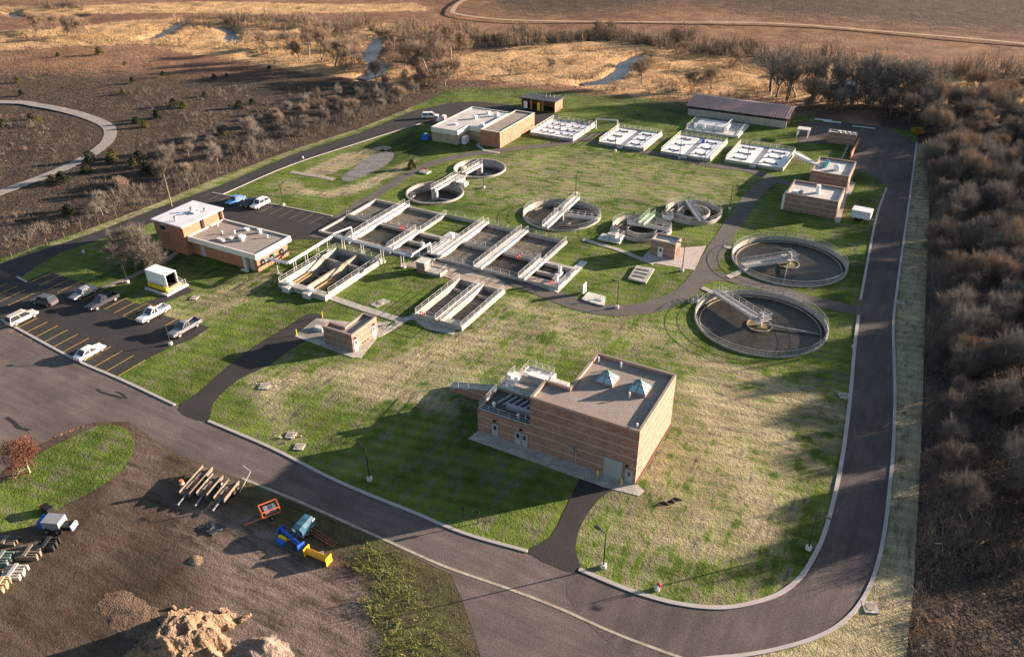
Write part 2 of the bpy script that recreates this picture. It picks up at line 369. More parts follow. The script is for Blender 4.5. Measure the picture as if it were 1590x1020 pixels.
LAWN_OUT = GP(site_px)+GP([(1425, 222), (1414, 300), (1404, 370), (1393, 440), (1386, 500), (1388, 620), (1384, 700), (1371, 820), (1340, 925), (1268, 984), (1000, 1030), (760, 1060), (690, 900), (560, 830), (420, 770), (250, 690), (100, 640), (-60, 600)])

STREAMS = [([(600, 52), (588, 62), (578, 76), (572, 88), (584, 97), (588, 104), (578, 112), (564, 120)], 5.5), ([(1000, 84), (982, 92), (968, 97), (966, 106), (956, 116), (938, 124), (905, 128)], 5), ([(290, 30), (276, 36), (266, 44), (252, 50), (240, 57), (225, 60)], 4.5), ([(340, 40), (352, 44), (360, 51), (356, 58), (368, 63)], 4.5), ([(1365, 120), (1342, 124), (1322, 126), (1310, 131), (1285, 134)], 5.5), ([(16, 20), (22, 23), (30, 26)], 2.5), ([(100, 24), (112, 23), (124, 26)], 2.5)]
STREAMS = [(smooth(GP(p), 6), w_*.5) for p, w_ in STREAMS]
# terrain: one sheet out to the horizon, hummocks in the marsh
def build_terrain():
    xs = np.concatenate([np.arange(-900, -420, 20), np.arange(-420, 160, 3.0), np.arange(160, 900, 20)])
    ys = np.concatenate([np.arange(-100, 20, 12), np.arange(20, 560, 3.0), np.arange(560, 1700, 25)])
    X, Y = np.meshgrid(xs, ys); P = np.c_[X.ravel(), Y.ravel()]
    W = lambda pl: [G(u, v) for u, v in pl]
    marsh = [W([(-300, 50), (0, 47), (120, 42), (260, 32), (480, 36), (620, 40), (700, 50), (560, 62), (540, 88), (600, 96), (640, 110), (620, 128), (500, 112), (380, 92), (220, 66), (60, 72), (-300, 90)]),
             W([(700, 90), (820, 74), (900, 66), (1000, 72), (1060, 80), (1200, 95), (1420, 108), (1600, 135), (1800, 160), (1800, 230), (1600, 190), (1480, 170), (1300, 160), (1140, 140), (1000, 150), (900, 132), (800, 128), (690, 118)]),
             W([(-300, 8), (40, 14), (300, 4), (640, 4), (660, 14), (400, 22), (-300, 20)])]
    sc = W([(-600, 118), (0, 122), (150, 124), (300, 128), (420, 122), (540, 118), (640, 150), (700, 140), (700, 200), (300, 420), (-200, 620), (-600, 620)])
    dark2 = [W([(760, -60), (725, 8), (800, 26), (960, 24), (1060, 10), (1200, 26), (1380, 42), (1600, 58), (1900, 80), (1900, -60)]), W([(680, 60), (820, 52), (940, 48), (1100, 72), (1220, 86), (1400, 98), (1600, 116), (1800, 140), (1800, 165), (1500, 122), (1300, 106), (1100, 96), (980, 70), (760, 78)]),
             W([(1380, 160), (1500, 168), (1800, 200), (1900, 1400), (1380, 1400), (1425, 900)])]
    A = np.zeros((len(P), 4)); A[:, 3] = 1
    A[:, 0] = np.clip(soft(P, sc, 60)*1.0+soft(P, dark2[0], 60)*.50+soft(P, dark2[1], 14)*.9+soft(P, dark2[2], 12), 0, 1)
    A[:, 1] = np.clip(sum(soft(P, m, 12) for m in marsh), 0, 1)
    ng = W([(690, 140), (800, 138), (1060, 160), (1075, 185), (900, 170), (700, 160)]); A[:, 2] = soft(P, ng, 12)*.8
    near = np.exp(-((P[:, 0]+60)/250)**2-((P[:, 1]-110)/140)**2)
    z = np.zeros(len(P))
    for k in range(26):
        fx, fy, ph = rng.normal(0, .5), rng.normal(0, .5), rng.uniform(0, 6); z += np.sin(P[:, 0]*fx+P[:, 1]*fy+ph)
    z = z/5*.55*A[:, 1]
    for k in range(8):
        fx, fy, ph = rng.normal(0, .03), rng.normal(0, .03), rng.uniform(0, 6); z += np.sin(P[:, 0]*fx+P[:, 1]*fy+ph)*.25*(1-near)
    lw = soft(P, LAWN_OUT, 30)*2; z = z*np.clip(1-lw, 0, 1)
    z -= .10
    for pth, w_ in STREAMS:
        D = np.full(len(P), 1e9)
        for a, b in zip(pth, pth[1:]):
            a = np.array(a); b = np.array(b); ab = b-a; t_ = np.clip(((P-a)@ab)/(ab@ab), 0, 1); D = np.minimum(D, np.linalg.norm(P-(a+t_[:, None]*ab), axis=1))
        f = np.clip((w_*.5+3.4-D)/3, 0, 1); z = z*(1-f)+f*-1.5
    k = inpoly(P, LAWN_OUT)
    # nothing of the terrain may stand inside the works area, which has its own sheet
    nx, ny = len(xs), len(ys); idx = np.arange(nx*ny).reshape(ny, nx)
    F = np.stack([idx[:-1, :-1], idx[:-1, 1:], idx[1:, 1:], idx[1:, :-1]], -1).reshape(-1, 4)
    ct = P[F].mean(1); inn = soft(ct, LAWN_OUT, 1e-6) > .5
    dd = soft(ct, LAWN_OUT, 14) > .99; F = F[~dd]
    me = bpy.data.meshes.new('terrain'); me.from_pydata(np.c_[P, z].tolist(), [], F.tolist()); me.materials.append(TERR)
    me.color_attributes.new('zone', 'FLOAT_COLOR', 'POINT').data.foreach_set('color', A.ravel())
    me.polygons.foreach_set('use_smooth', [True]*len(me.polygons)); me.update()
    o = bpy.data.objects.new('terrain', me); C.objects.link(o); tag(o, kind='structure')
    return P, z
TP, TZ = build_terrain()
def lawn_attr(V):
    A = np.zeros((len(V), 4)); A[:, 3] = 1; s = np.full(len(V), -.14)
    def z(px, wd, k):
        nonlocal s; s = s+soft(V, GP(px), wd)*k
    z([(925, 790), (960, 700), (1040, 630), (1100, 600), (1250, 640), (1290, 740), (1285, 830), (1240, 900), (1120, 935), (1000, 915), (910, 880)], 12, .52)
    z([(740, 240), (900, 228), (1165, 275), (1120, 335), (1000, 322), (800, 322), (700, 300)], 14, .40)
    z([(620, 560), (700, 500), (800, 458), (980, 485), (1070, 505), (1180, 560), (1330, 590), (1320, 680), (1100, 640), (1040, 560), (900, 535), (760, 610)], 10, .36)
    z([(215, 500), (330, 440), (420, 420), (430, 440), (300, 520), (240, 560)], 6, .36)
    z([(350, 600), (420, 560), (560, 560), (640, 540), (760, 590), (690, 640), (560, 640)], 8, .42)
    z([(395, 590), (420, 590), (470, 670), (470, 690), (440, 690), (400, 640)], 3, .6)
    z([(470, 268), (530, 240), (590, 228), (575, 246), (530, 264), (495, 275)], 2, .95); z([(458, 288), (500, 298), (560, 284), (600, 266), (645, 243), (650, 248), (600, 280), (560, 298), (510, 306), (468, 302)], 2, .95); z([(420, 285), (460, 280), (470, 300), (430, 310)], 4, .5)
    z([(1100, 1025), (1270, 990), (1350, 930), (1380, 760), (1388, 560), (1395, 440), (1424, 222), (1450, 222), (1450, 560), (1440, 1100), (1000, 1100)], 3, 1.15)
    z([(1240, 500), (1330, 500), (1325, 600), (1180, 590)], 8, .15)
    z([(900, 500), (1000, 490), (1100, 560), (1250, 570), (1300, 620), (1150, 600), (980, 540)], 8, .15)
    z([(-100, 450), (160, 345), (420, 245), (640, 163), (640, 172), (420, 253), (160, 360), (-100, 480)], 2, .5)
    z([(1240, 196), (1330, 200), (1430, 218), (1440, 160), (1240, 160)], 5, -.3)
    for a, b, wd in (((560, 592), (790, 492), 1.4), ((585, 602), (800, 505), 1.2), ((430, 600), (640, 560), 1.5), ((215, 505), (430, 420), 1.3), ((250, 520), (400, 455), 1.2), ((800, 470), (930, 545), 1.2), ((1080, 560), (1320, 640), 1.2), ((1060, 600), (1290, 720), 1.3), ((1100, 640), (1230, 900), 1.4), ((700, 640), (560, 600), 1.3)):
        p = np.array(G(*a)); q = np.array(G(*b)); d = q-p; t_ = np.clip(((V-p)@d)/(d@d), 0, 1); c = p+t_[:, None]*d+np.c_[np.zeros(len(V)), 1.2*np.sin(t_*5)]; s += .5*np.exp(-(np.linalg.norm(V-c, axis=1)/wd)**2)
    s -= soft(V, GP([(1240, 440), (1335, 500), (1330, 600), (1180, 585), (1090, 545), (1060, 470)]), 10)*.35+soft(V, GP([(930, 880), (1240, 900), (1290, 800), (1300, 700), (1260, 700), (1240, 820), (1150, 890), (980, 870)]), 4)*.30
    A[:, 3] = np.clip(soft(V, GP([(1050, 500), (1340, 500), (1320, 700), (1180, 720), (1040, 640)]), 14)+soft(V, GP([(700, 200), (1200, 250), (1150, 360), (700, 330)]), 14), 0, 1)
    A[:, 0] = s; A[:, 1] = np.clip(soft(V, GP([(470, 268), (530, 240), (590, 228), (575, 246), (530, 264), (495, 275)]), 3)*.6+soft(V, GP([(458, 292), (500, 300), (560, 286), (640, 248), (560, 300), (510, 308)]), 3)*.5-.25, 0, 1)
    d = soft(V, GP([(560, 240), (640, 200), (680, 215), (650, 250), (600, 262)]), 8)*.5+soft(V, GP([(240, 390), (330, 400), (360, 440), (240, 420)]), 8)*.55+soft(V, GP([(320, 640), (480, 600), (560, 640), (480, 690), (420, 690)]), 8)*.15
    A[:, 2] = np.clip(d, 0, 1)
    return A
sheet('lawn', LAWN_OUT, 0, LAWN, HOLES, 1.5, lawn_attr)
verge = GP([(1422, 222), (1412, 300), (1402, 370), (1392, 440), (1385, 500), (1387, 620), (1384, 700), (1371, 820), (1340, 925), (1268, 984), (1080, 1020), (900, 1060), (900, 1300), (1380, 1300), (1404, 1040), (1418, 920), (1425, 800), (1432, 650), (1436, 500), (1442, 350), (1446, 225)])
sheet('verge', verge, .012, LAWN, (), 3, lawn_attr)
# yard of bare earth at the lower left
def dirt_attr(V):
    A = np.zeros((len(V), 4)); A[:, 3] = 1
    A[:, 0] = soft(V, GP([(270, 790), (420, 800), (480, 830), (470, 880), (560, 900), (590, 960), (600, 1060), (300, 1060), (340, 960), (330, 900), (280, 850)]), 3)*.95+soft(V, GP([(210, 660), (260, 700), (240, 760), (150, 800), (190, 720)]), 3)*.35+.12
    A[:, 1] = soft(V, GP([(370, 745), (600, 838), (700, 890), (745, 1040), (590, 1060), (580, 900), (540, 860), (380, 790)]), 3)*.75
    A[:, 2] = soft(V, GP([(240, 790), (300, 780), (310, 860), (250, 900), (200, 980), (120, 960)]), 4)*.3+.15
    return np.clip(A, 0, 1)
yard = GP([(-160, 640), (0, 735), (60, 690), (150, 655), (200, 655), (250, 690), (300, 712), (375, 745), (470, 785), (600, 842), (695, 884), (715, 925), (735, 980), (750, 1040), (760, 1300), (-400, 1300)])
sheet('yard_ground', yard, .016, DIRT, (), 1.6, dirt_attr)
isl = smooth(GP([(-60, 775), (0, 750), (60, 705), (110, 680), (150, 662), (180, 660), (205, 675), (208, 700), (185, 735), (140, 765), (100, 785), (60, 812), (0, 830), (-60, 850)]), 4, True)
sheet('grass_island', isl, .045, LAWN, (), 2, lambda V: np.tile([-.2, 0, .0, 1.], (len(V), 1)))

GB = sheet('gravel_basin', smooth(GP([(548, 262), (575, 243), (600, 236), (612, 240), (600, 256), (560, 276), (540, 282), (530, 276)]), 3, True), .02, M('basin_gravel', (.16, .155, .155), 1, .3, .5, fine=4, bump=.3))
mb = MB(M('pale_riprap', (.29, .26, .225), 1, .25, 1.2, fine=3, bump=.5)); mb.strip(smooth(GP([(452, 267), (475, 271), (500, 275), (518, 279)]), 4), -.02, .06, 1.6); struct('rock_channel', mb)
mb = MB(MATS['pale_riprap']); mb.strip(smooth(GP([(583, 233), (595, 229), (604, 232)]), 4), -.02, .06, 2.2); struct('rock_channel', mb)
TARM = M('tar_patch', (.03, .026, .025), .7, .2, 1)
for px_, wd_ in (([(10, 648), (22, 656), (30, 664), (46, 668)], .5), ([(150, 604), (160, 610), (176, 614), (190, 618)], .35), ([(180, 608), (190, 612), (196, 619)], .3)):
    mb = MB(TARM); mb.strip(smooth(GP(px_), 4), .02, .0395, wd_); struct('tar_patch', mb)
# paved surfaces
frontroad = IN[:] + OUTR + GP([(900, 1070), (780, 1080), (752, 1040), (735, 980), (715, 925), (700, 892), (600, 842), (470, 785), (375, 745), (300, 715), (250, 690), (200, 655), (150, 655), (105, 668), (60, 690), (0, 735), (-60, 775), (-160, 700), (-160, 480)])
k = len(IN); fr = IN[:k]+GP([(1325, 262), (1235, 262), (1300, 258)])[:0]+GP([(1345, 268), (1318, 262)])+GP([(1322, 215), (1300, 225), (1240, 222), (1238, 190), (1300, 190), (1380, 198)])+frontroad[k:]
sheet('perimeter_road', fr, .022, ROADM)
newroad = IN[4*13:]+GP([(1345, 268), (1318, 262), (1322, 215), (1300, 225), (1240, 222), (1238, 190), (1300, 190), (1380, 198)])+OUTR+GP([(1000, 1027), (960, 1010), (930, 985), (900, 955), (880, 925), (880, 900)])
sheet('fresh_asphalt_lane', newroad, .030, M('new_asphalt', (.085, .068, .064), .85, .28, .12, fine=9, bump=.12, streak=(.8, .10, 6)))
lot = GP([(-160, 560), (-160, 500), (-100, 455), (0, 410), (120, 370), (150, 360), (240, 325), (345, 287), (450, 242), (560, 206), (640, 173), (700, 160), (740, 158), (790, 163), (870, 180), (850, 200), (830, 198), (760, 170), (700, 182), (690, 195), (655, 192), (560, 222), (450, 258), (345, 303), (440, 320), (520, 338), (560, 350), (500, 372), (440, 372), (240, 345), (155, 372), (95, 392), (60, 411), (30, 432), (41, 437), (76, 422), (110, 433), (160, 449), (191, 464), (218, 473), (262, 492), (326, 508), (298, 527), (262, 540), (215, 565), (181, 586), (120, 560), (60, 529), (0, 496)])
sheet('parking_lot', lot, .026, ASPH)
def ribbon(name, px, wd, z, mat, n=6):
    mb = MB(mat); mb.strip(smooth(GP(px), n), z-.02, z, wd); return struct(name, mb)
ribbon('service_path', [(525, 340), (560, 318), (600, 292), (650, 262), (700, 246), (760, 236), (830, 228), (880, 221), (905, 217), (960, 229), (1040, 243), (1100, 256), (1160, 264), (1196, 276), (1232, 288)], 3.0, .034, PATHM)
ribbon('service_path', [(1200, 277), (1172, 300), (1140, 345), (1112, 388), (1090, 425), (1062, 455), (1010, 477), (950, 482), (900, 474), (850, 455), (790, 433), (720, 413), (660, 400), (600, 388), (540, 372), (488, 362)], 3.6, .042, PATHM)
ribbon('service_path', [(1078, 436), (1120, 430), (1180, 443), (1260, 466), (1336, 484)], 3.2, .038, PATHM)
ribbon('service_path', [(905, 217), (935, 208), (990, 213), (1080, 223), (1180, 238), (1320, 262)], 1.8, .046, PATHM)
sheet('west_driveway', smooth(GP([(275, 636), (320, 655), (332, 625), (370, 590), (420, 566), (448, 545), (505, 508), (500, 490), (478, 488), (445, 508), (400, 535), (350, 572), (310, 608)]), 3, True), .034, ASPH)
sheet('main_driveway', smooth(GP([(820, 858), (900, 892), (893, 850), (905, 810), (930, 775), (952, 757), (908, 738), (885, 775), (856, 832)]), 3, True), .036, ASPH)
ribbon('container_driveway', [(218, 478), (245, 468), (296, 449)], 2.4, .031, ASPH)
WKZ = [0]
def walk(px, wd, z=.05, m=CONC):
    WKZ[0] += .006; z += WKZ[0]
    mb = MB(m); mb.strip(GP(px), z-.06, z+.02, wd); struct('sidewalk', mb)
walk([(508, 460), (560, 478), (627, 499)], 1.5); walk([(585, 522), (606, 510), (627, 497), (650, 490)], 1.3)
walk([(905, 372), (960, 388), (1015, 410)], 1.1); walk([(690, 234), (718, 226), (745, 222)], .01, .02) if 0 else None
walk([(160, 448), (200, 432), (262, 402), (275, 392)], 1.2, .05, M('old_concrete', (.24, .20, .17), .95, .2, .8))
walk([(775, 238), (752, 234), (742, 226), (748, 216)], 1.0); walk([(1236, 236), (1252, 246), (1268, 256)], 1.2)
walk([(1145, 415), (1160, 422), (1180, 408)], .01) if 0 else None
walk([(1090, 447), (1110, 456), (1122, 464)], 1.1); walk([(1130, 431), (1150, 422), (1160, 414)], 1.1); walk([(1124, 383), (1136, 386)], 1.1)
def slab(name, px, z=.06, m=CONC):
    mb = MB(m); mb.prism(GP(px), z-.1, z); return struct(name, mb)
slab('concrete_apron', [(457, 522), (492, 494), (540, 500), (605, 500), (560, 556), (548, 556)], .06)
slab('gravel_pad', [(462, 520), (490, 497), (520, 506), (500, 530)], .075, M('grey_pad', (.22, .2, .18), .9, .1, 1, fine=5))
slab('concrete_apron', [(727, 681), (744, 668), (990, 753), (1001, 762), (992, 770), (940, 757), (850, 725)], .058)
slab('concrete_apron', [(993, 405), (1016, 380), (1060, 385), (1096, 382), (1078, 420), (1020, 410)], .062, M('broom_concrete', (.42, .37, .33), .9, .12, 1, fine=6))
slab('concrete_apron', [(638, 492), (640, 486), (722, 500), (702, 520), (660, 510)], .061)
slab('paved_strip', [(620, 410), (662, 403), (760, 424), (795, 447), (770, 455), (690, 430)], .064, M('tan_pad', (.34, .28, .22), .9, .12, 1, fine=6))
slab('paved_strip', [(800, 432), (820, 428), (875, 440), (866, 456)], .064, MATS['tan_pad'])
slab('concrete_apron', [(866, 455), (912, 408), (902, 405), (852, 449)], .11, CONCW)
slab('manhole_pad', [(575, 473), (596, 464), (606, 468), (585, 478)], .07)
slab('concrete_apron', [(1296, 322), (1308, 300), (1316, 302), (1304, 346), (1296, 345)], .06); slab('concrete_apron', [(1312, 302), (1320, 280), (1328, 285), (1320, 304)], .061)

def kerb(px, side, wd=.42, lo=False):
    mb = MB(KERB); mb.strip(smooth(GP(px), 5), -.05, .13 if not lo else .06, wd, side); return struct('kerb', mb)
kerb([(0, 497), (60, 530), (120, 562), (185, 590), (270, 630)], .2)
kerb([(322, 655), (420, 697), (500, 738), (560, 765), (640, 797), (720, 830), (818, 858)], .2)
kerb([(898, 886), (960, 912), (1000, 926), (1050, 939), (1110, 946), (1160, 941), (1210, 925), (1245, 898), (1268, 862), (1284, 825), (1300, 765), (1312, 700), (1322, 620), (1329, 540), (1335, 490)], .2, .5)
kerb([(1338, 466), (1350, 400), (1363, 335), (1378, 292)], .2)
kerb(outer_r, .2); kerb([(26, 430), (41, 438)], 0, .4); kerb([(330, 300), (395, 312), (450, 323), (515, 336)], .1, .3)
kerb([(345, 302), (450, 257), (560, 221), (655, 191)], -.2, .25)
kerb([(1300, 262), (1313, 235), (1322, 213)], 0, .35)
def painted(name, segs, wd, mat=LINE, z=.036):
    mb = MB(mat)
    for a, b in segs: mb.strip([G(*a), G(*b)], z-.003, z, wd)
    return struct(name, mb)
st = []
for k in range(11):
    x = -133.2+2.75*k; st.append(((x, 56.2), (x, 61.4)))
mb = MB(LINE)
for k in range(12): x = -129.8+2.72*k; mb.strip([(x, 55.9), (x, 60.9)], .034, .038, .13)
for x in (-146.6, -143.9, -141.2, -138.5, -135.8): mb.strip([(x, 61.2), (x, 66.2)], .034, .038, .13)
for x in (-140.4, -137.7, -135.0, -132.3, -129.4, -125.7, -122.9, -119.4, -116.8, -105.5, -102.8):
    mb.strip([(x, 68.3), (x, 73.2)], .034, .038, .13)
mb.strip([(-114.6, 68.3), (-114.6, 73.2), (-110.2, 73.2)], .034, .038, .13); mb.strip([(-114.6, 68.3), (-108.9, 68.3), (-108.9, 69)], .034, .038, .13)
for k in range(5): mb.strip([(-114.1+1.1*k, 68.4), (-114.5+1.15*k+.9, 69.0+min(4.1, 1.1+k))], .034, .0385, .16)
struct('parking_markings', mb)
mb = MB(M('faded_line', (.22, .18, .11), .9, .2, 1))
for x in (-147, -144.3, -141.6, -138.9, -126.0, -123.2, -120.4, -117.6, -114.8, -112): mb.strip([(x, 112.6), (x, 117.4)], .034, .038, .12)
struct('parking_markings', mb)
mb = MB(PALE); mb.strip(smooth(GP([(375, 742), (470, 781), (600, 839), (690, 879), (790, 914), (870, 945), (960, 985), (1060, 1022)]), 4), .02, .05, .32); struct('road_edge_strip', mb)
ribbon('gravel_trail', [(-260, 165), (0, 159), (60, 164), (110, 174), (150, 187), (170, 200), (168, 218), (148, 236), (120, 252), (80, 270), (0, 300), (-160, 360)], 3.4, .10, TRAILM, 8)
TRK = M('sandy_track', (.33, .25, .18), .95, .2, .2, fine=3)
ribbon('farm_track', [(745, -12), (718, 3), (705, 15), (712, 24), (800, 33), (1000, 36), (1200, 38), (1400, 53), (1600, 71), (1900, 110)], 2.4, .45, TRK, 8)
for pth, w_ in STREAMS:
    mb = MB(RIVER); mb.strip(pth, -.95, -.85, w_+4); struct('river', mb)

# ------------------------------------------------------------------ round tanks
def clarifier(key, label, group=None, skirt=None):
    x, y, r, rim, wl = CLAR[key]; t = T('clarifier_tank', label, 'round tank', x, y, 0, group=group)
    mb = MB(CONC); mb.ring(0, 0, -4.2, rim, r-.30, r, 96); part(t, 'tank_wall', mb)
    mb = MB(CONCD); mb.ring(0, 0, wl-.15, wl+.16, r-1.05, r-.92, 96); mb.ring(0, 0, wl-.6, wl-.05, r-.92, r-.31, 96); part(t, 'launder', mb)
    mb = MB(WATER); mb.cyl(0, 0, -4.1, wl, r-.305, 96); part(t, 'water', mb)
    mb = MB(ALU); mb.rrail(0, 0, r-.12, rim, h=.95); part(t, 'railing', mb)
    return t, rim, wl, r
def bridge(t, p, q, z, w=1.15, deck=CONC, railm=ALU, name='walkway_bridge'):
    """deck p->q in the tank's own coordinates with a rail along each side"""
    P = Vector((*p, z)); Q = Vector((*q, z)); d = (Q-P).normalized(); n = Vector((-d.y, d.x, 0))
    mb = MB(deck); mb.beam(P-Vector((0, 0, .1)), Q-Vector((0, 0, .1)), w, .12)
    mb.use(railm)
    for s in (-1, 1): mb.beam(P+n*s*w/2-Vector((0, 0, .22)), Q+n*s*w/2-Vector((0, 0, .22)), .10, .42)
    b = part(t, name, mb); mb = MB(railm)
    for s in (-1, 1): a = P+n*s*w/2; c = Q+n*s*w/2; mb.rail([tuple(a), tuple(c)], z, 1.05, 1.6)
    part(b, 'railing', mb) if False else None
    o = raw('railing', mb); o.parent = b; return b
def centre(t, wl, z, r=2.1):
    mb = MB(CONCD); mb.ring(0, 0, wl-.8, wl+.18, r-.14, r, 40); part(t, 'centre_well', mb)
    mb = MB(M('floating_scum', (.17, .135, .075), .9, .35, 1.3)); mb.cyl(0, 0, wl-.5, wl+.02, r-.15, 40); part(t, 'scum', mb)
    mb = MB(CONC); mb.cyl(0, 0, wl-3, z-.25, .42, 20); part(t, 'centre_column', mb)
    mb = MB(STEEL); mb.cyl(0, 0, z, z+.7, .5, 20); mb.box(-.3, -.3, z+.7, .3, .3, z+1.15); part(t, 'drive_unit', mb)
for key, st_, lab in (('near', (1112, 451), 'largest round tank nearest the camera with a bridge from its upper left rim'), ('upper', (1154, 411), 'large round tank with a bridge from its lower left rim, beyond the nearest round tank')):
    t, rim, wl, r = clarifier(key, lab, 'large round clarifier tanks')
    z = rim+.45; a = G(*st_, z); p = (a[0]-CLAR[key][0], a[1]-CLAR[key][1])
    d = Vector(p).normalized(); e = (-d.x*.9, -d.y*.9)
    bridge(t, p, e, z, 1.3); centre(t, wl, z)
    mb = MB(CONC); n = Vector((-d.y, d.x)); mb.beam((-n.x*1.6, -n.y*1.6, z-.02), (n.x*1.6, n.y*1.6, z-.02), 1.9, .12); mb.use(ALU)
    c = [(n*1.5+d*.8), (n*1.5-d*1.0), (-n*1.5-d*1.0), (-n*1.5+d*.8)]
    mb.rail([(q.x, q.y) for q in c], z+.04, 1.05, 1.4); part(t, 'platform', mb)
    mb = MB(STEEL); b2 = d.copy(); b2.rotate(Matrix.Rotation(.9 if key == 'upper' else -2.4, 2)); mb.beam((b2.x*.9, b2.y*.9, wl+.45), (b2.x*(r-1.2), b2.y*(r-1.2), wl+.12), .14, .2); part(t, 'skimmer_arm', mb)
    if key == 'near':
        a = G(1092, 468, .7); s = MB(CONC); q = Vector((a[0]-t.location.x, a[1]-t.location.y)); u = q.normalized()
        for k in range(4):
            c0 = u*(r+.25+k*.38); s.beam((c0.x-u.y*.7, c0.y+u.x*.7, .62-k*.17), (c0.x+u.y*.7, c0.y-u.x*.7, .62-k*.17), .36, .1)
        s.use(ALU)
        for sg in (-1, 1): b1 = u*(r)+Vector((-u.y, u.x))*.75*sg; b3 = u*(r+1.8)+Vector((-u.y, u.x))*.75*sg; s.rail([(b1.x, b1.y, .75), (b3.x, b3.y, .05)], 0, 1.0, 1)
        part(t, 'stair', s)
t, rim, wl, r = clarifier('mid', 'medium round tank with a railed walkway bridge right across its middle', 'small round tanks')
x, y = t.location.x, t.location.y
a = G(846, 352, 1.2); b = G(896, 306, 1.2); bridge(t, (a[0]-x, a[1]-y), (b[0]-x, b[1]-y), 1.2, 1.2, CONCW)
mb = MB(STEEL); mb.cyl(0, 0, wl-1, 1.0, .55, 20); mb.cyl(0, 0, 1.3, 1.9, .45, 16); part(t, 'drive_unit', mb)
bridge(t, (.9, -.4), (r-.3, .9), .55, .9, CONC); mb = MB(CONC); mb.box(-1.5, -1.3, 1.12, 1.5, 1.3, 1.2, R_(45)); mb.use(ALU); mb.rail([(-1.9, .2), (-.2, 1.9)], 1.2, 1.05, 1.2); part(t, 'platform', mb)
mb = MB(CONC); mb.ring(0, 0, wl-1, wl+.9, 2.9, 3.1, 24, R_(-75), R_(-25)); part(t, 'baffle_wall', mb)
for key, lab in (('twinb', 'nearer of the two small dark round tanks joined end to end by one walkway'), ('twina', 'farther of the two small dark round tanks joined end to end by one walkway')):
    t, rim, wl, r = clarifier(key, lab, 'small round tanks')
    for c in kids(t):
        if c.name.startswith('railing') : bpy.data.objects.remove(c)
    mb = MB(STEEL); mb.cyl(0, 0, wl-1, .7, .8, 20); mb.box(-.45, -.45, .7, .45, .45, 1.0); part(t, 'drive_unit', mb)
    sgn = 1 if key == 'twinb' else -1
    bridge(t, (0, -.6*sgn), (.4*sgn, (r+.2)*sgn), 1.15, 1.1)
    mb = MB(STEEL); mb.beam((.6, .3, wl+.2), (r-1.2, 1.0, wl+.15), .5, .3); mb.beam((-.3, -1, wl+.1), (-1.0, -r+.6, wl+.1), .2, .2); mb.beam((.5, -1, wl+.1), (.2, -r+.6, wl+.1), .2, .2); part(t, 'rake_arms', mb)
    mb = MB(CONC); mb.box(-r+.5, -1.1*sgn-.6, wl-1, -r+1.6, -1.1*sgn+.6, wl+.9); part(t, 'scum_box', mb)
t = T('walkway_platform', 'railed platform between the two small dark round tanks', 'platform', -96.8, 148.0)
mb = MB(CONC); mb.box(-1.6, -2.4, .96, 1.2, 2.4, 1.1); mb.box(-1.2, -2.1, -.05, .8, 2.1, .96); part(t, 'deck', mb); mb = MB(ALU); mb.rail([(-1.5, -2.3), (-1.5, 2.3)], 1.1); mb.rail([(1.1, -2.3), (1.1, -.8)], 1.1); part(t, 'railing', mb)
mb = MB(FASC); mb.box(1.3, -1.9, -.05, 3.1, -.3, .9); part(t, 'control_box', mb)
t, rim, wl, r = clarifier('ringa', 'small round tank with pale green bridge rails and an inner ring', 'small round tanks')
mb = MB(CONC); mb.ring(0, 0, wl-1.5, .45, 2.9, 3.15, 48); part(t, 'inner_ring', mb); bridge(t, (-.2, 0), (.1, 5.9), 1.3, 1.2, CONC, GREENR)
bridge(t, (-3.2, .4), (r-.3, .6), 1.0, .9)
t, rim, wl, r = clarifier('ringb', 'small round tank with a diagonal grey bridge and an inner ring', 'small round tanks')
mb = MB(CONC); mb.ring(0, 0, wl-1.5, .75, 3.3, 3.55, 48); part(t, 'inner_ring', mb)
a = G(1068, 311, 1.4); b = G(1090, 343, 1.4); bridge(t, (a[0]-t.location.x, a[1]-t.location.y), (b[0]-t.location.x, b[1]-t.location.y), 1.4, 1.2, STEEL, STEEL)
mb = MB(ALU); mb.rrail(0, 0, 3.4, .75, R_(120), R_(250)); part(t, 'inner_railing', mb)
t = T('walkway_platform', 'short grey gangway joining the two small ring tanks', 'platform', -45.2, 149.0)
bridge(t, (-.9, -.5), (.9, .5), 1.1, 1.3, STEEL, name='deck')

# ------------------------------------------------------------------ rectangular tanks
t = T('settling_tank', 'deep open rectangular tank with a brown dividing wall, beside the long pipe', 'open tank', -92.5, 88.6, world=True)
x0, y0, x1, y1 = RT1; mb = MB(CONC)
mb.box(x0, y0, -4, x0+.4, y1, 1.0); mb.box(x1-.4, y0, -4, x1, y1, 1.0); mb.box(x0+.4, y0, -4, x1-.4, y0+1.5, 1.0); mb.box(x0+.4, y1-.4, -4, x1-.4, y1, 1.0); part(t, 'tank_wall', mb)
mb = MB(CONCD); mb.box(-92.7, y0+1.5, -4, -92.3, y1-.4, .9); part(t, 'divider', mb)
mb = MB(WATER); mb.box(x0+.4, y0+1.5, -3.9, x1-.4, y1-.4, -2.1); part(t, 'water', mb)
mb = MB(CONC)
for yy in (101.3,): mb.box(x0+.4, yy, -3, -92.7, yy+.3, .3); mb.box(-92.3, yy, -3, x1-.4, yy+.3, .3)
part(t, 'cross_wall', mb)
for yy in (92.2, 94.5, 96.8, 99.1, 103):
    for a, b in ((x0+.4, -92.7), (-92.3, x1-.4)):
        mb = MB(STEEL); mb.box(a, yy, -1.2, b, yy+.12, -1.0); part(t, 'scraper_flight', mb)
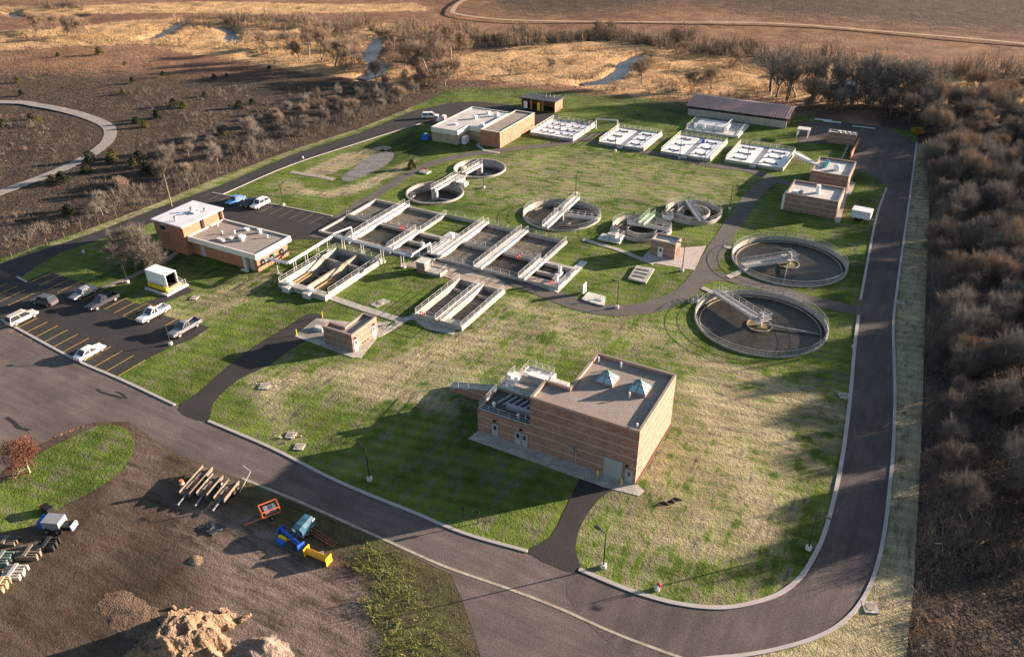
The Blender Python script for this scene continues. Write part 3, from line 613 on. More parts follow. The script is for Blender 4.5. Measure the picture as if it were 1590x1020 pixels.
for a, b in ((x0+.6, -93.0), (-92.1, x1-.7)):
    mb = MB(M('rusty_trough', (.32, .22, .12), .9, .35, 2)); mb.box(a+.4, y0+1.9, -.4, a+.7, y0+7.5, .2); mb.box(a+1.2, y0+1.9, -.4, a+1.4, y0+7.5, .1); part(t, 'scum_trough', mb)
for xx in (-96.3, -91.5):
    mb = MB(CONCW); mb.box(xx, y0-.9, -.05, xx+1.6, y0-.003, 1.03); part(t, 'weir_box', mb)
    mb = MB(WHITE); mb.box(xx+.2, y0+.1, 1.003, xx+1.0, y0+.9, 1.5); mb.cyl(xx+1.3, y0+.6, 1.003, 1.7, .12, 8); part(t, 'gate_actuator', mb)
mb = MB(ALU); mb.rail([(x0+.2, y0+.2), (x0+.2, y1-.2)], 1.0); mb.rail([(x1-.2, y0+1.2), (x1-.2, y1-.2)], 1.0); mb.rail([(x0+.2, y1-.2), (x1-.2, y1-.2)], 1.0); mb.rail([(x0+.2, y0+.15), (x0+2, y0+.15)], 1.0); part(t, 'railing', mb)
t = T('sawtooth_weir', 'row of triangular steel weir plates at the back of the deep open tank', 'weir', -92.5, 104.5, world=True)
mb = MB(STEEL)
for k in range(16):
    xx = -97.4+.62*k+(.3 if k > 7 else 0); mb.prism([(xx, 104.6), (xx+.5, 104.6), (xx+.25, 104.1)], -.5, .2)
part(t, 'weir_plate', mb)
t = T('settling_tank', 'shallow open tank with a railed walkway down its middle, below the tan paved strip', 'open tank', -65.2, 91.4, world=True)
x0, y0, x1, y1 = RT2; mb = MB(CONC)
mb.box(x0, y0, -4, x0+.4, y1, .7); mb.box(x1-.4, y0, -4, x1, y1, .7); mb.box(x0+.4, y0, -4, x1-.4, y0+.4, .7); mb.box(x0+.4, y1-.4, -4, x1-.4, y1, .7); part(t, 'tank_wall', mb)
mb = MB(CONC); mb.box(-65.8, y0+.4, -4, -64.6, y1-.4, .7); part(t, 'divider', mb)
mb = MB(FROTH); mb.box(x0+.4, y0+.4, -3.9, -65.8, y1-.4, -.45); mb.box(-64.6, y0+.4, -3.9, x1-.4, y1-.4, -.45); part(t, 'water', mb)
for yy in (94.6, 97.6, 100.4, 103.0):
    for a, b in ((x0+.4, -65.8), (-64.6, x1-.4)):
        mb = MB(CONCD if yy < 102 else CONC); mb.box(a, yy, -2, b, yy+.16, -.33 if yy < 102 else .1); part(t, 'baffle', mb)
mb = MB(ALU)
for xx in (x0+.2, x1-.2, -65.7, -64.7): mb.rail([(xx, y0+.2), (xx, y1-.2)], .7)
mb.rail([(x0+.4, y0+.2), (-65.8, y0+.2)], .7); mb.rail([(-64.6, y0+.2), (x1-.4, y0+.2)], .7); part(t, 'railing', mb)
for k, (xx, lab) in enumerate(((-68.3, 'red life ring on the front rail of the shallow tank'),)):
    mb = MB(RED); mb.ring(0, 0, 0, .12, .22, .38, 20); o = tag(raw('life_ring', mb), lab, 'life ring'); o.location = (xx, y0-.05, 1.3); o.rotation_euler = (R_(90), 0, 0)

def basin(label, x0, x1, ys, yb, yt, walks, small, wall_w, froth):
    t = T('aeration_basin', label, 'basin', (x0+x1)/2, yb, world=True); return t
def rwall(mb, x0, y0, x1, y1, z=.42): mb.box(x0, y0, -4, x1, y1, z)
Z = .42
t = T('aeration_basin', 'left group of joined square concrete basins, under the long grey pipe', 'basin', -97, 110.6, world=True)
mb = MB(CONC)
rwall(mb, -107.4, 110.4, -107.0, 129.9); rwall(mb, -107.0, 129.5, -88.6, 129.9); rwall(mb, -107.0, 110.4, -78.6, 110.9)
rwall(mb, -107.0, 119.2, -78.6, 120.1); rwall(mb, -88.6, 120.1, -88.2, 129.9); rwall(mb, -78.9, 110.9, -78.6, 119.2)
rwall(mb, -99.0, 110.9, -98.4, 119.2); rwall(mb, -99.0, 120.1, -98.4, 129.5); rwall(mb, -88.9, 110.9, -88.4, 119.2); part(t, 'basin_wall', mb)
mb = MB(CONC); mb.box(-88.4, 115.0, -4, -78.9, 115.4, .5); mb.box(-81.8, 110.9, -4, -81.4, 115.0, .5); part(t, 'inner_wall', mb)
for i, (a, b, c, d) in enumerate(((-107, 110.9, -99, 119.2), (-98.4, 110.9, -88.9, 119.2), (-88.4, 110.9, -81.8, 115), (-88.4, 115.4, -78.9, 119.2), (-107, 120.1, -99, 129.5), (-98.4, 120.1, -88.6, 129.5))):
    mb = MB(FROTH if i in (0, 4, 5) else WATER); mb.box(a, b, -3.9, c, d, -.2-.01*i); part(t, 'water', mb)
def walk_on(t, x, ya, yb, w=1.4, z=.80, steps=True):
    mb = MB(CONCW); mb.box(x-w/2, ya, Z+.03, x+w/2, yb, z)
    if steps:
        for k in range(4): mb.box(x-w/2+.1, ya-.3*(k+1), .0, x+w/2-.1, ya-.3*k-.01, z-.24*(k+1))
    b = part(t, 'walkway', mb); mb = MB(ALU)
    for s in (-1, 1): mb.rail([(x+s*(w/2-.08), ya), (x+s*(w/2-.08), yb)], z)
    if steps:
        for s in (-1, 1): mb.rail([(x+s*(w/2-.08), ya-1.3, 0), (x+s*(w/2-.08), ya, z)], 0)
    o = raw('railing', mb); o.parent = b
walk_on(t, -98.7, 110.2, 130.0); walk_on(t, -88.7, 110.2, 119.9)
mb = MB(ALU); mb.rail([(-88.4, 120.2), (-88.4, 129.8)], Z); mb.rail([(-107, 120.0), (-99.5, 120.0)], Z); mb.rail([(-98, 120.0), (-89.5, 120.0)], Z); mb.rail([(-88, 110.6), (-82, 110.6)], Z)
mb.rail([(-107, 119.3), (-104, 119.3)], Z); part(t, 'railing', mb)
t = T('aeration_basin', 'right group of joined square concrete basins, nearest the curved service path', 'basin', -68, 111.4, world=True)
mb = MB(CONC)
rwall(mb, -78.5, 111.2, -78.1, 129.9); rwall(mb, -78.1, 129.5, -59.4, 129.9); rwall(mb, -78.1, 111.2, -52.4, 111.7)
rwall(mb, -78.1, 119.3, -52.4, 120.2); rwall(mb, -59.8, 120.2, -59.4, 129.5); rwall(mb, -52.8, 111.7, -52.4, 119.3)
rwall(mb, -69.4, 111.7, -68.9, 119.3); rwall(mb, -69.4, 120.2, -68.9, 129.5); rwall(mb, -60.0, 111.7, -59.5, 119.3); part(t, 'basin_wall', mb)
mb = MB(CONC); mb.box(-59.5, 115.4, -4, -55.0, 115.8, .5); mb.box(-55.0, 113.9, -4, -54.4, 117.4, .53); part(t, 'inner_wall', mb)
for i, (a, b, c, d) in enumerate(((-78.1, 111.7, -69.4, 119.3), (-68.9, 111.7, -60.0, 119.3), (-59.5, 111.7, -55, 115.4), (-59.5, 115.8, -55, 119.3), (-54.4, 111.7, -52.8, 119.3), (-78.1, 120.2, -69.4, 129.5), (-68.9, 120.2, -59.8, 129.5))):
    mb = MB(FROTH if i in (0, 5, 6) else WATER); mb.box(a, b, -3.9, c, d, -.2-.01*i); part(t, 'water', mb)
walk_on(t, -78.4, 112.0, 130.0, 1.3, steps=False); walk_on(t, -69.2, 111.0, 130.0, 1.7, steps=False); walk_on(t, -59.8, 111.0, 120.0, 1.4, steps=False)
mb = MB(ALU); mb.rail([(-59.6, 120.3), (-59.6, 129.7)], Z); mb.rail([(-77.5, 129.7), (-59.7, 129.7)], Z); part(t, 'railing', mb)
for a, b in ((-77.5, -70.2), (-68.2, -60.6)): mb = MB(ALU); mb.rail([(a, 119.9), (b, 119.9)], Z); part(t, 'railing', mb)
mb = MB(ALU); mb.rail([(-77.5, 111.4), (-70.2, 111.4)], Z); part(t, 'railing', mb); mb = MB(ALU)
mb.rail([(-68.2, 111.4), (-60.7, 111.4)], Z); mb.rail([(-58.9, 111.4), (-52.6, 111.4)], Z); mb.rail([(-52.6, 111.4), (-52.6, 114.5)], Z); part(t, 'railing', mb); mb = MB(ALU); mb.rail([(-52.6, 116.8), (-52.6, 119)], Z); part(t, 'railing', mb)
t = T('basin_deck', 'wide pale concrete deck with rails joining the left and right basins', 'deck', -79.5, 114, world=True)
mb = MB(CONCW); mb.box(-81.2, 111.9, Z+.05, -79.1, 119.0, .8); mb.box(-82.8, 120.2, .05, -78.6, 122.6, .5); part(t, 'deck', mb)
mb = MB(ALU); mb.rail([(-81.1, 112), (-81.1, 115)], 0.8); mb.rail([(-80.4, 112), (-80.4, 118.9)], 0.8); mb.rail([(-81.1, 116.5), (-81.1, 119)], 0.8); part(t, 'railing', mb)
mb = MB(WHITE); mb.box(-81.0, 119.6, .56, -80.2, 120.4, 1.7); part(t, 'control_cabinet', mb)
struct_ = MB(CONC); struct_.box(-88.1, 129.3, -.05, -78.7, 130.0, .5)
tag(raw('retaining_wall', struct_), 'low concrete wall with a rail behind the small square lawn among the basins', 'wall')
mb = MB(ALU); mb.rail([(-88.1, 129.7), (-78.9, 129.7)], .5); tag(raw('railing', mb), 'metal railing behind the small square lawn among the basins', 'railing')
for x, y, l in ((-83.2, 113.4, 'pale gate lift on the wall of the left small basin'), (-54.7, 116.6, 'pale gate lift on the wall of the right small basin'), (-53.9, 113.6, 'second gate lift beside the red ring of the right basin')):
    t = T('gate_lift', l, 'gate lift', x, y, .53, group='gate lifts on the basins'); mb = MB(WHITE); mb.box(-.25, -.25, .05, .25, .25, 1.0); mb.box(-.35, -.12, 1.0, .35, .12, 1.35); part(t, 'body', mb); mb = MB(STEEL); mb.cyl(0, 0, 1.35, 1.9, .06, 8); part(t, 'stem', mb)
for x, y, l in ((-92.3, 118.9, 'red life ring on the wall above the dark water of the left basins'), (-64.4, 118.4, 'red life ring on the wall above the dark water of the right basins'), (-54.2, 111.9, 'bright red life ring on the near corner rail of the right basins')):
    mb = MB(RED); mb.ring(0, 0, 0, .14, .24, .42, 20); o = tag(raw('life_ring', mb), l, 'life ring'); o.location = (x, y, .9); o.rotation_euler = (R_(90), 0, 0)

# mushroom-vent block at grid front, lift house, headworks of the lower left
t = T('lift_house', 'small brown brick hut with railed deck between the basins and the lower lawn', 'hut', *G(654, 424), world=True)
X, Y = t.location.x, t.location.y; mb = MB(BR3); mb.box(X-1.0, Y, -.05, X+.9, Y+1.9, 2.1); part(t, 'wall', mb)
mb = MB(CONCW); mb.box(X-1.15, Y-.1, 2.1, X+1.1, Y+2.0, 2.25); part(t, 'roof', mb)
mb = MB(CONC); mb.box(X+.9, Y+.2, -.05, X+4.2, Y+2.6, .55); part(t, 'deck', mb); mb = MB(ALU); mb.rail([(X+1.0, Y+2.5), (X+4.1, Y+2.5)], .55); mb.rail([(X+4.1, Y+2.5), (X+4.1, Y+.3)], .55); mb.rail([(X-1.5, Y+2.4), (X+1, Y+2.4)], .55); part(t, 'railing', mb)
mb = MB(DOORM); mb.box(X+.9, Y+.4, .56, X+.95, Y+1.2, 2.0); part(t, 'door', mb)

# overhead pipe on legs
t = T('overhead_pipe', 'long light grey pipe pair on legs from the admin building to the basins', 'pipe', *G(449, 409, 2.6), world=True)
zc = 2.9; pts = [G(414, 401, zc), G(447, 409, zc), G(517, 366, zc), G(640, 398, zc)]
mb = MB(M('pipe_grey', (.52, .54, .58), .45, .06, 1, metal=.2))
for o in (-.22, .22):
    for i, (a, b) in enumerate(zip(pts, pts[1:])):
        d = Vector(b)-Vector(a); n = Vector((-d.y, d.x)).normalized()*o
        mb.beam((a[0]+n.x, a[1]+n.y, zc), (b[0]+n.x, b[1]+n.y, zc), .3, .3, 12)
a = pts[2]; b = G(545, 354, zc+.2); mb.beam((*a, zc+.35), (*b, zc+.35), .36, .36, 12); mb.beam((*b, zc+.4), (*b, 1.0), .36, .36, 12)
a = pts[3]; b = G(668, 380, zc); mb.beam((*a, zc+.35), (*b, zc+.35), .36, .36, 12); mb.beam((*b, zc+.4), (*b, 1.0), .36, .36, 12)
part(t, 'pipe', mb)
for i, (a, b, n) in enumerate(((pts[0], pts[1], 1), (pts[1], pts[2], 4), (pts[2], pts[3], 4))):
    for k in range(n):
        q = Vector(a).lerp(Vector(b), (k+.5)/n); mb = MB(ALU)
        for o in (-.3, .3): mb.beam((q.x+o, q.y, .28), (q.x+o, q.y, zc-.15), .08)
        mb.beam((q.x-.45, q.y, zc-.2), (q.x+.45, q.y, zc-.2), .08); s = part(t, 'support_leg', mb); mb = MB(CONC); mb.box(q.x-.55, q.y-.35, -.05, q.x+.55, q.y+.35, .28); o = raw('footing', mb); o.parent = s

# ------------------------------------------------------------------ buildings
def parapet(mb, poly, z0, z1, w=.3):
    """upstand round the roof edge, butted at the corners"""
    n = len(poly); ar = sum(poly[i][0]*poly[(i+1) % n][1]-poly[(i+1) % n][0]*poly[i][1] for i in range(n))
    if ar < 0: poly = poly[::-1]
    ins = []
    for i in range(n):
        p0, p1, p2 = Vector(poly[i-1]), Vector(poly[i]), Vector(poly[(i+1) % n]); d1 = (p1-p0).normalized(); d2 = (p2-p1).normalized()
        n1 = Vector((-d1.y, d1.x)); n2 = Vector((-d2.y, d2.x)); ins.append(p1+(n1+n2)*w/(1+n1.dot(n2)))
    vs = []
    for p, q in zip(poly, ins): vs += [(p[0], p[1], z0), (q.x, q.y, z0), (q.x, q.y, z1), (p[0], p[1], z1)]
    fs = []
    for i in range(n):
        a = 4*i; b = 4*((i+1) % n)
        for e in range(4): fs.append((a+e, a+(e+1) % 4, b+(e+1) % 4, b+e))
    mb.add(vs, fs)
def building(t, poly, h, wall, roof, par=.45, cap=TRIM, roofname='roof', wallname='wall', zb=-.1):
    n = len(poly)
    mb = MB(wall); mb.prism(poly, zb, h-par-.04); parapet(mb, poly, h-par-.04, h-.08, .28); part(t, wallname, mb)
    c = Vector((sum(p[0] for p in poly)/n, sum(p[1] for p in poly)/n)); sh = [tuple(Vector(p)+(c-Vector(p)).normalized()*0) for p in poly]
    mb = MB(roof); ins = inset(poly, .29); mb.prism(ins, h-par-.035, h-par+.03); r = part(t, roofname, mb)
    mb = MB(cap); parapet(mb, outset(poly, .04), h-.078, h, .34); o = raw('coping', mb); o.parent = r
    return r
def inset(poly, w):
    n = len(poly); ar = sum(poly[i][0]*poly[(i+1) % n][1]-poly[(i+1) % n][0]*poly[i][1] for i in range(n))
    if ar < 0: poly = poly[::-1]
    out = []
    for i in range(n):
        p0, p1, p2 = Vector(poly[i-1]), Vector(poly[i]), Vector(poly[(i+1) % n]); d1 = (p1-p0).normalized(); d2 = (p2-p1).normalized()
        n1 = Vector((-d1.y, d1.x)); n2 = Vector((-d2.y, d2.x)); q = p1+(n1+n2)*w/(1+n1.dot(n2)); out.append((q.x, q.y))
    return out
def outset(poly, w): return inset(poly, -w)
def door_y(t, x, y, w=1.0, h=2.1, win=True, mat=DOORM, z=0):   # door in a wall facing -Y
    mb = MB(mat); mb.box(x-w/2, y-.05, z, x+w/2, y+.02, z+h); mb.use(TRIM)
    mb.box(x-w/2-.08, y-.08, z, x-w/2, y+.02, z+h+.08); mb.box(x+w/2, y-.08, z, x+w/2+.08, y+.02, z+h+.08); mb.box(x-w/2, y-.08, z+h, x+w/2, y+.02, z+h+.08); d = part(t, 'door', mb)
    if win: m2 = MB(GLASS); m2.box(x-.2, y-.075, z+1.1, x+.2, y-.045, z+1.8); o = raw('window', m2); o.parent = d
    return d
def door_x(t, x, y, w=1.0, h=2.1, win=True, mat=DOORM, z=0):   # door in a wall facing +X
    mb = MB(mat); mb.box(x-.02, y-w/2, z, x+.05, y+w/2, z+h); mb.use(TRIM)
    mb.box(x-.02, y-w/2-.08, z, x+.08, y-w/2, z+h+.08); mb.box(x-.02, y+w/2, z, x+.08, y+w/2+.08, z+h+.08); mb.box(x-.02, y-w/2, z+h, x+.08, y+w/2, z+h+.08); d = part(t, 'door', mb)
    if win: m2 = MB(GLASS); m2.box(x+.045, y-.2, z+1.1, x+.075, y+.2, z+1.8); o = raw('window', m2); o.parent = d
    return d
def lampw(t, x, y, z, ax='y'):
    mb = MB(DARK); mb.box(x-.2, y-.28, z, x+.2, y-.01, z+.14) if ax == 'y' else mb.box(x+.01, y-.2, z, x+.28, y+.2, z+.14); part(t, 'wall_lamp', mb)
def bollard(x, y, lab, h=1.05): 
    mb = MB(YEL); mb.cyl(0, 0, 0, h, .09, 12); mb.cyl(0, 0, h, h+.07, .09, 12, .03); o = tag(raw('bollard', mb), lab, 'bollard', 'yellow bollards'); o.location = (x, y, .05)

# big process building
BX0, BX1, BY0, BY1 = -36.9, -22.1, 70.7, 84.1
t = T('process_building', 'tall striped red brick building with two glass pyramid skylights on its roof', 'building', BX0, BY0, world=True)
building(t, [(BX0, BY0), (BX1, BY0), (BX1, BY1), (-33.4, BY1), (-33.4, 75.0), (BX0, 75.0)], 8.5, BR1, ROOFG, .55)
for x, l in ((-29.9, 'left'), (-25.4, 'right')):
    y = 79.2; z = 7.98; mb = MB(TRIM); mb.box(x-1.25, y-1.25, z, x+1.25, y+1.25, z+.35); s = part(t, 'skylight', mb)
    m2 = MB(M('pale_skylight_glass', (.30, .42, .45), .12, .15, 1, spec=.8)); m2.add([(x-1.2, y-1.2, z+.35), (x+1.2, y-1.2, z+.35), (x+1.2, y+1.2, z+.35), (x-1.2, y+1.2, z+.35), (x, y, z+1.65)], [(0, 1, 4), (1, 2, 4), (2, 3, 4), (3, 0, 4), (3, 2, 1, 0)]); o = raw('glass_pyramid', m2); o.parent = s
    m3 = MB(M('green_glazing_bar', (.10, .22, .22), .5, .1, 1)); tp = (x, y, z+1.7)
    for a, b in ((-1, -1), (1, -1), (1, 1), (-1, 1), (0, -1), (1, 0), (0, 1), (-1, 0)): m3.beam((x+a*1.22, y+b*1.22, z+.38), tp, .09)
    for a, b in ((-1, -1), (1, -1), (1, 1), (-1, 1)):
        c = (-b, a); m3.beam((x+a*.62, y+b*.62, z+1.03), (x+c[0]*.62, y+c[1]*.62, z+1.03), .06)
    o = raw('glazing_bars', m3); o.parent = s
for x, y in ((-32.6, 82.6), (-29.4, 82.8), (-22.8, 71.6), (-25.9, 77.0)):
    mb = MB(WHITE); mb.cyl(x, y, 7.98, 8.7, .09, 10); mb.cyl(x, y, 8.7, 8.85, .13, 10); part(t, 'roof_vent', mb)
mb = MB(MATS['galvanised_rail']); mb.box(-34.8, 72.3, 7.985, -28.4, 72.9, 8.02); part(t, 'roof_walkpad', mb) if False else None
mb = MB(DOORM); mb.box(-26.4, BY0-.05, 0, -23.9, BY0+.02, 2.9); mb.use(TRIM); mb.box(-26.52, BY0-.09, 0, -26.4, BY0+.02, 3.0); mb.box(-23.9, BY0-.09, 0, -23.78, BY0+.02, 3.0); mb.box(-26.4, BY0-.09, 2.9, -23.9, BY0+.02, 3.0)
mb.use(STEEL)
for k in range(9): mb.box(-26.4, BY0-.062, .3+.3*k, -23.9, BY0-.045, .33+.3*k)
part(t, 'roller_door', mb)
mb = MB(M('red_base_course', (.15, .075, .055), .9, .15, 1)); mb.box(BX1+.003, BY0+.2, -.05, BX1+.18, BY1, .2); part(t, 'base_course', mb)
door_y(t, -22.95, BY0); lampw(t, -23.3, BY0, 2.6); lampw(t, -30.6, BY0, 2.6)
mb = MB(STEEL); mb.box(-31.2, BY0-.35, 2.2, -30.5, BY0-.02, 2.9); mb.use(ALU); mb.beam((-30.2, BY0-.1, .1), (-30.2, BY0-.1, 2.2), .08); part(t, 'meter_box', mb)
mb = MB(BR1); wing = [(-44.9, BY0+.0), (BX0-.003, BY0+.0), (BX0-.003, 76.2), (-44.9, 76.2)]
building(t, wing, 3.7, BR1, ROOFD, .3, roofname='wing_roof', wallname='wing_wall')
door_y(t, -42.2, BY0); door_y(t, -38.7, BY0, 1.0); door_y(t, -37.7, BY0, .98); lampw(t, -42.2, BY0, 2.6); lampw(t, -38.2, BY0, 2.6)
mb = MB(ALU); mb.rail([(BX0-.2, BY0+.15), (-44.75, BY0+.15), (-44.75, 75.6)], 3.7, .9, 1.6); part(t, 'railing', mb)
for x, y, r in ((-43.3, 72.4, .28), (-39.2, 71.7, .22), (-38.2, 71.9, .08)):
    mb = MB(WHITE); mb.cyl(x, y, 3.4, 4.0, r*.6, 12); mb.cyl(x, y, 4.0, 4.25, r, 12, r*.4); part(t, 'roof_fan', mb)
mb = MB(STEEL)
for k in range(5): mb.beam((-43.2+.9*k, 73.2, 3.42), (-42.4+.9*k, 75.6, 3.5), .28, .4)
mb.box(-41.6, 72.6, 3.42, -37.4, 73.3, 4.1); part(t, 'ductwork', mb)
for x, l in ((-26.75, 'yellow bollard left of the large roller door of the tall brick building'), (-23.55, 'yellow bollard right of the large roller door of the tall brick building')): bollard(x, BY0-.9, l)
# screening headworks on the building's left shoulder
t = T('headworks_platform', 'stepped pale concrete headworks with many rails, behind the tall brick building', 'platform', -40, 77, world=True)
mb = MB(CONCW); mb.box(-44.6, 76.25, -.1, BX0-.02, 80.6, 3.9); mb.box(-43.8, 80.63, -.1, -39.4, 83.6, 3.3); mb.box(-39.37, 80.63, -.1, -36.6, 82.2, 3.5); mb.use(WHITE); mb.box(-41.8, 79.4, 3.9, -39.2, 80.5, 4.9); mb.box(-38.9, 79.0, 3.9, -37.3, 80.4, 4.3); mb.box(-43.3, 80.9, 3.3, -40.2, 81.3, 3.9); part(t, 'block', mb)
for xx in (-44.0, -42.9): mb = MB(WHITE); mb.cyl(xx, 78.2, 3.9, 5.0, .38, 14); part(t, 'tank_pod', mb)
mb = MB(CONC); mb.box(-42.6, 76.6, 3.9, -38.9, 77.2, 4.6); mb.box(-42.6, 78.8, 3.9, -38.9, 79.3, 4.6); mb.box(-38.6, 76.7, 3.9, -37.4, 78.2, 5.5); part(t, 'channel_wall', mb)
mb = MB(STEEL); mb.box(-42.4, 77.4, 3.92, -39.2, 78.6, 4.0); mb.box(-43.4, 81.4, 3.3, -41.9, 83.0, 3.36); mb.box(-41.3, 81.4, 3.3, -39.8, 83.0, 3.36); part(t, 'grating', mb)
mb = MB(M('tan_cabinet', (.42, .3, .17), .7, .2, 1)); mb.box(-38.7, 76.4, 5.5, -37.9, 77.2, 6.3) ; part(t, 'cabinet', mb)
mb = MB(ALU)
mb.rail([(-44.5, 76.4), (-44.5, 80.5)], 3.9, sp=1.2); mb.rail([(-43.7, 80.8), (-43.7, 83.5), (-39.5, 83.5), (-39.5, 80.8)], 3.3, sp=1.2); mb.rail([(-44.4, 76.4), (-42.7, 76.4)], 3.9, sp=1); mb.rail([(-37.1, 76.4), (-37.1, 80.5)], 3.9, sp=1.2); mb.rail([(-42.7, 79.4), (-38.8, 79.4)], 4.6, sp=1.2); part(t, 'railing', mb)
mb = MB(ALU); mb.rail([(BX0+.2, 75.4, 8.5), (-33.6, 75.4, 8.5)], 0) if False else mb.rail([(BX0-.15, 75.1, 7.6), (BX0-.15, 71.6, 7.6)], 0, .1)
t = T('ramp_wall', 'long brick faced ramp wall with a rail, left of the pale headworks', 'wall', *G(700, 605), world=True)
a = G(686, 604); b = G(742, 636, 1.6)
A_ = (-53.4, 76.9); B_ = (-44.92, 76.9)
mb = MB(BR1); mb.add([(A_[0], 76.5, -.1), (B_[0], 76.5, -.1), (B_[0], 76.5, 2.7), (A_[0], 76.5, .5), (A_[0], 77.9, -.1), (B_[0], 77.9, -.1), (B_[0], 77.9, 2.7), (A_[0], 77.9, .5)], [(0, 1, 2, 3), (7, 6, 5, 4), (4, 0, 3, 7), (1, 5, 6, 2), (3, 2, 6, 7), (4, 5, 1, 0)]); part(t, 'wall', mb)
mb = MB(CONC); mb.beam((A_[0], 77.2, .56), (B_[0], 77.2, 2.76), 1.5, .1); part(t, 'ramp', mb)
mb = MB(ALU)
for yy in (76.55, 77.85): mb.rail([(A_[0], yy, .6), (B_[0], yy, 2.8)], 0, sp=1.6)
part(t, 'railing', mb)

# admin building
t = T('admin_building', 'orange brick building with a cream fascia and a taller white roofed block', 'building', -104.8, 91.2, world=True)
mb = MB(BR2); mb.prism(rect(-122.9, 91.4, -105.6, 99.6), -.1, 3.0); part(t, 'wall', mb)
mb = MB(FASC); parapet(mb, rect(-122.9, 90.7, -104.9, 100.2), 2.9, 4.0, .3); mb.box(-122.6, 91.0, 2.9, -105.2, 99.9, 3.0); part(t, 'fascia', mb)
mb = MB(ROOFG); mb.box(-122.6, 91.0, 3.01, -105.2, 99.9, 3.75); r = part(t, 'roof', mb)
for x, y, sx, sy, hh in ((-113.2, 95.6, 1.2, .9, .45), (-114.6, 94.2, .9, .7, .3), (-116.3, 92.9, 1.0, .5, .3), (-115.2, 92.6, .6, .5, .35), (-112.2, 94.6, .8, .6, .7), (-115.0, 98.6, .9, .6, .35), (-111.6, 98.8, .6, .6, .8)):
    mb = MB(ROOFW); mb.box(x-sx/2, y-sy/2, 3.75, x+sx/2, y+sy/2, 3.75+hh); mb.box(x-sx/2-.08, y-sy/2-.08, 3.75+hh, x+sx/2+.08, y+sy/2+.08, 3.8+hh); part(t, 'roof_unit', mb)
for x, y in ((-118.0, 95.1), (-121.6, 97.3), (-116, 96.4), (-108.8, 97.9)):
    mb = MB(ROOFW); mb.cyl(x, y, 3.75, 4.2, .14, 10); mb.cyl(x, y, 4.2, 4.4, .28, 12, .1); part(t, 'roof_vent', mb)
mb = MB(BR2); mb.prism(rect(-131.2, 90.2, -122.95, 100.4), -.1, 5.9); part(t, 'tower_wall', mb)
mb = MB(ROOFW); mb.prism(rect(-131.45, 89.95, -122.75, 100.6), 5.9, 6.2); part(t, 'tower_roof', mb)
for x, y, hh in ((-127.2, 96.4, .8), (-126.5, 95.5, .5), (-126.2, 91.5, 1.0), (-124.8, 97.6, .6)):
    mb = MB(STEEL); mb.cyl(x, y, 6.2, 6.2+hh, .15, 10); mb.cyl(x, y, 6.2+hh*.6, 6.2+hh, .3, 12); part(t, 'roof_fan', mb)
mb = MB(WHITE); mb.box(-126.9, 95.6, 6.2, -125.4, 96.8, 6.5); part(t, 'roof_unit', mb)
mb = MB(FASC); mb.box(-129.6, 90.14, 4.2, -127.8, 90.23, 5.4); wn = part(t, 'window', mb); mb = MB(GLASS); mb.box(-129.5, 90.10, 4.3, -127.9, 90.15, 5.3); o = raw('pane', mb); o.parent = wn
mb = MB(DARK); mb.box(-122.94, 94.6, 4.05, -122.70, 95.2, 5.85); mb.box(-122.94, 99.4, 4.05, -122.70, 99.9, 5.85); part(t, 'pilaster', mb)
mb = MB(CONCW); mb.box(-108.6, 90.8, -.05, -108.0, 91.38, 2.88); mb.box(-109.1, 90.3, -.05, -107.4, 90.8, .3); part(t, 'chimney_breast', mb)
mb = MB(DOORM); mb.box(-107.4, 91.33, .2, -106.3, 91.42, 2.3); mb.box(-120.6, 91.33, 0, -119.4, 91.42, 2.2); part(t, 'door', mb)
for y in (92.9, 95.3, 97.9):
    mb = MB(TEAL); mb.beam((-105.58, y, 1.9), (-105.0, y, 1.9), .5, .5, 12); mb.beam((-105.1, y, 2.05), (-105.1, y, 1.3), .42, .42, 12); part(t, 'teal_vent_hood', mb)
mb = MB(M('dark_brick_band', (.16, .07, .05), .9, .1, 2)); mb.box(-105.6, 91.4, .75, -105.55, 99.6, .95); part(t, 'brick_band', mb)

# blower building
t = T('pump_building', 'small L shaped brown brick building with two pale doors, beside the two yellow bollards', 'building', -72, 77.8, world=True)
building(t, [(-78.0, 77.9), (-72.2, 77.9), (-72.2, 84.3), (-74.9, 84.3), (-74.9, 79.6), (-78.0, 79.6)], 3.3, BR3, ROOFG, .5)
door_x(t, -72.2, 78.7, .95, 2.0, mat=FASC); door_x(t, -72.2, 83.3, .95, 2.0, mat=FASC); lampw(t, -72.2, 78.5, 2.35, 'x'); lampw(t, -72.2, 83.2, 2.35, 'x')
for y in (80.3, 80.9, 81.6): mb = MB(DARK); mb.beam((-72.2, y, .5), (-72.05, y, .5), .2, .2, 8); part(t, 'wall_outlet', mb)
mb = MB(STEEL); mb.box(-75.0, 77.8, .1, -74.85, 77.89, 2.9); part(t, 'downpipe', mb)
for p, l in (((461, 521), 'yellow bollard at the near corner of the small brown building driveway'), ((501, 494), 'yellow bollard at the far corner of the small brown building driveway')): bollard(*G(*p), l)
mb = MB(CONCW); q = G(497, 512); mb.box(-.9, -.45, 0, .9, .45, .5); mb.box(-1.05, -.6, 0, 1.05, .6, .06); t = T('access_hatch', 'raised pale concrete hatch on the pad left of the small brown building', 'hatch', *q, .08); part(t, 'lid', mb)

# brick control house by the small ring tanks
t = T('control_house', 'small brown brick house with a dark door window on a wide concrete apron', 'building', -38, 132, world=True)
building(t, rect(-43.0, 132.6, -38.0, 136.0), 3.3, BR3, ROOFL, .45)
door_y(t, -40.9, 132.6, 1.0, 2.1, mat=ROOFW); door_x(t, -38.0, 133.9, .9, 2.0, False, mat=MATS['dark_brick_band']); door_x(t, -38.0, 135.0, .9, 2.0, False, mat=MATS['dark_brick_band'])

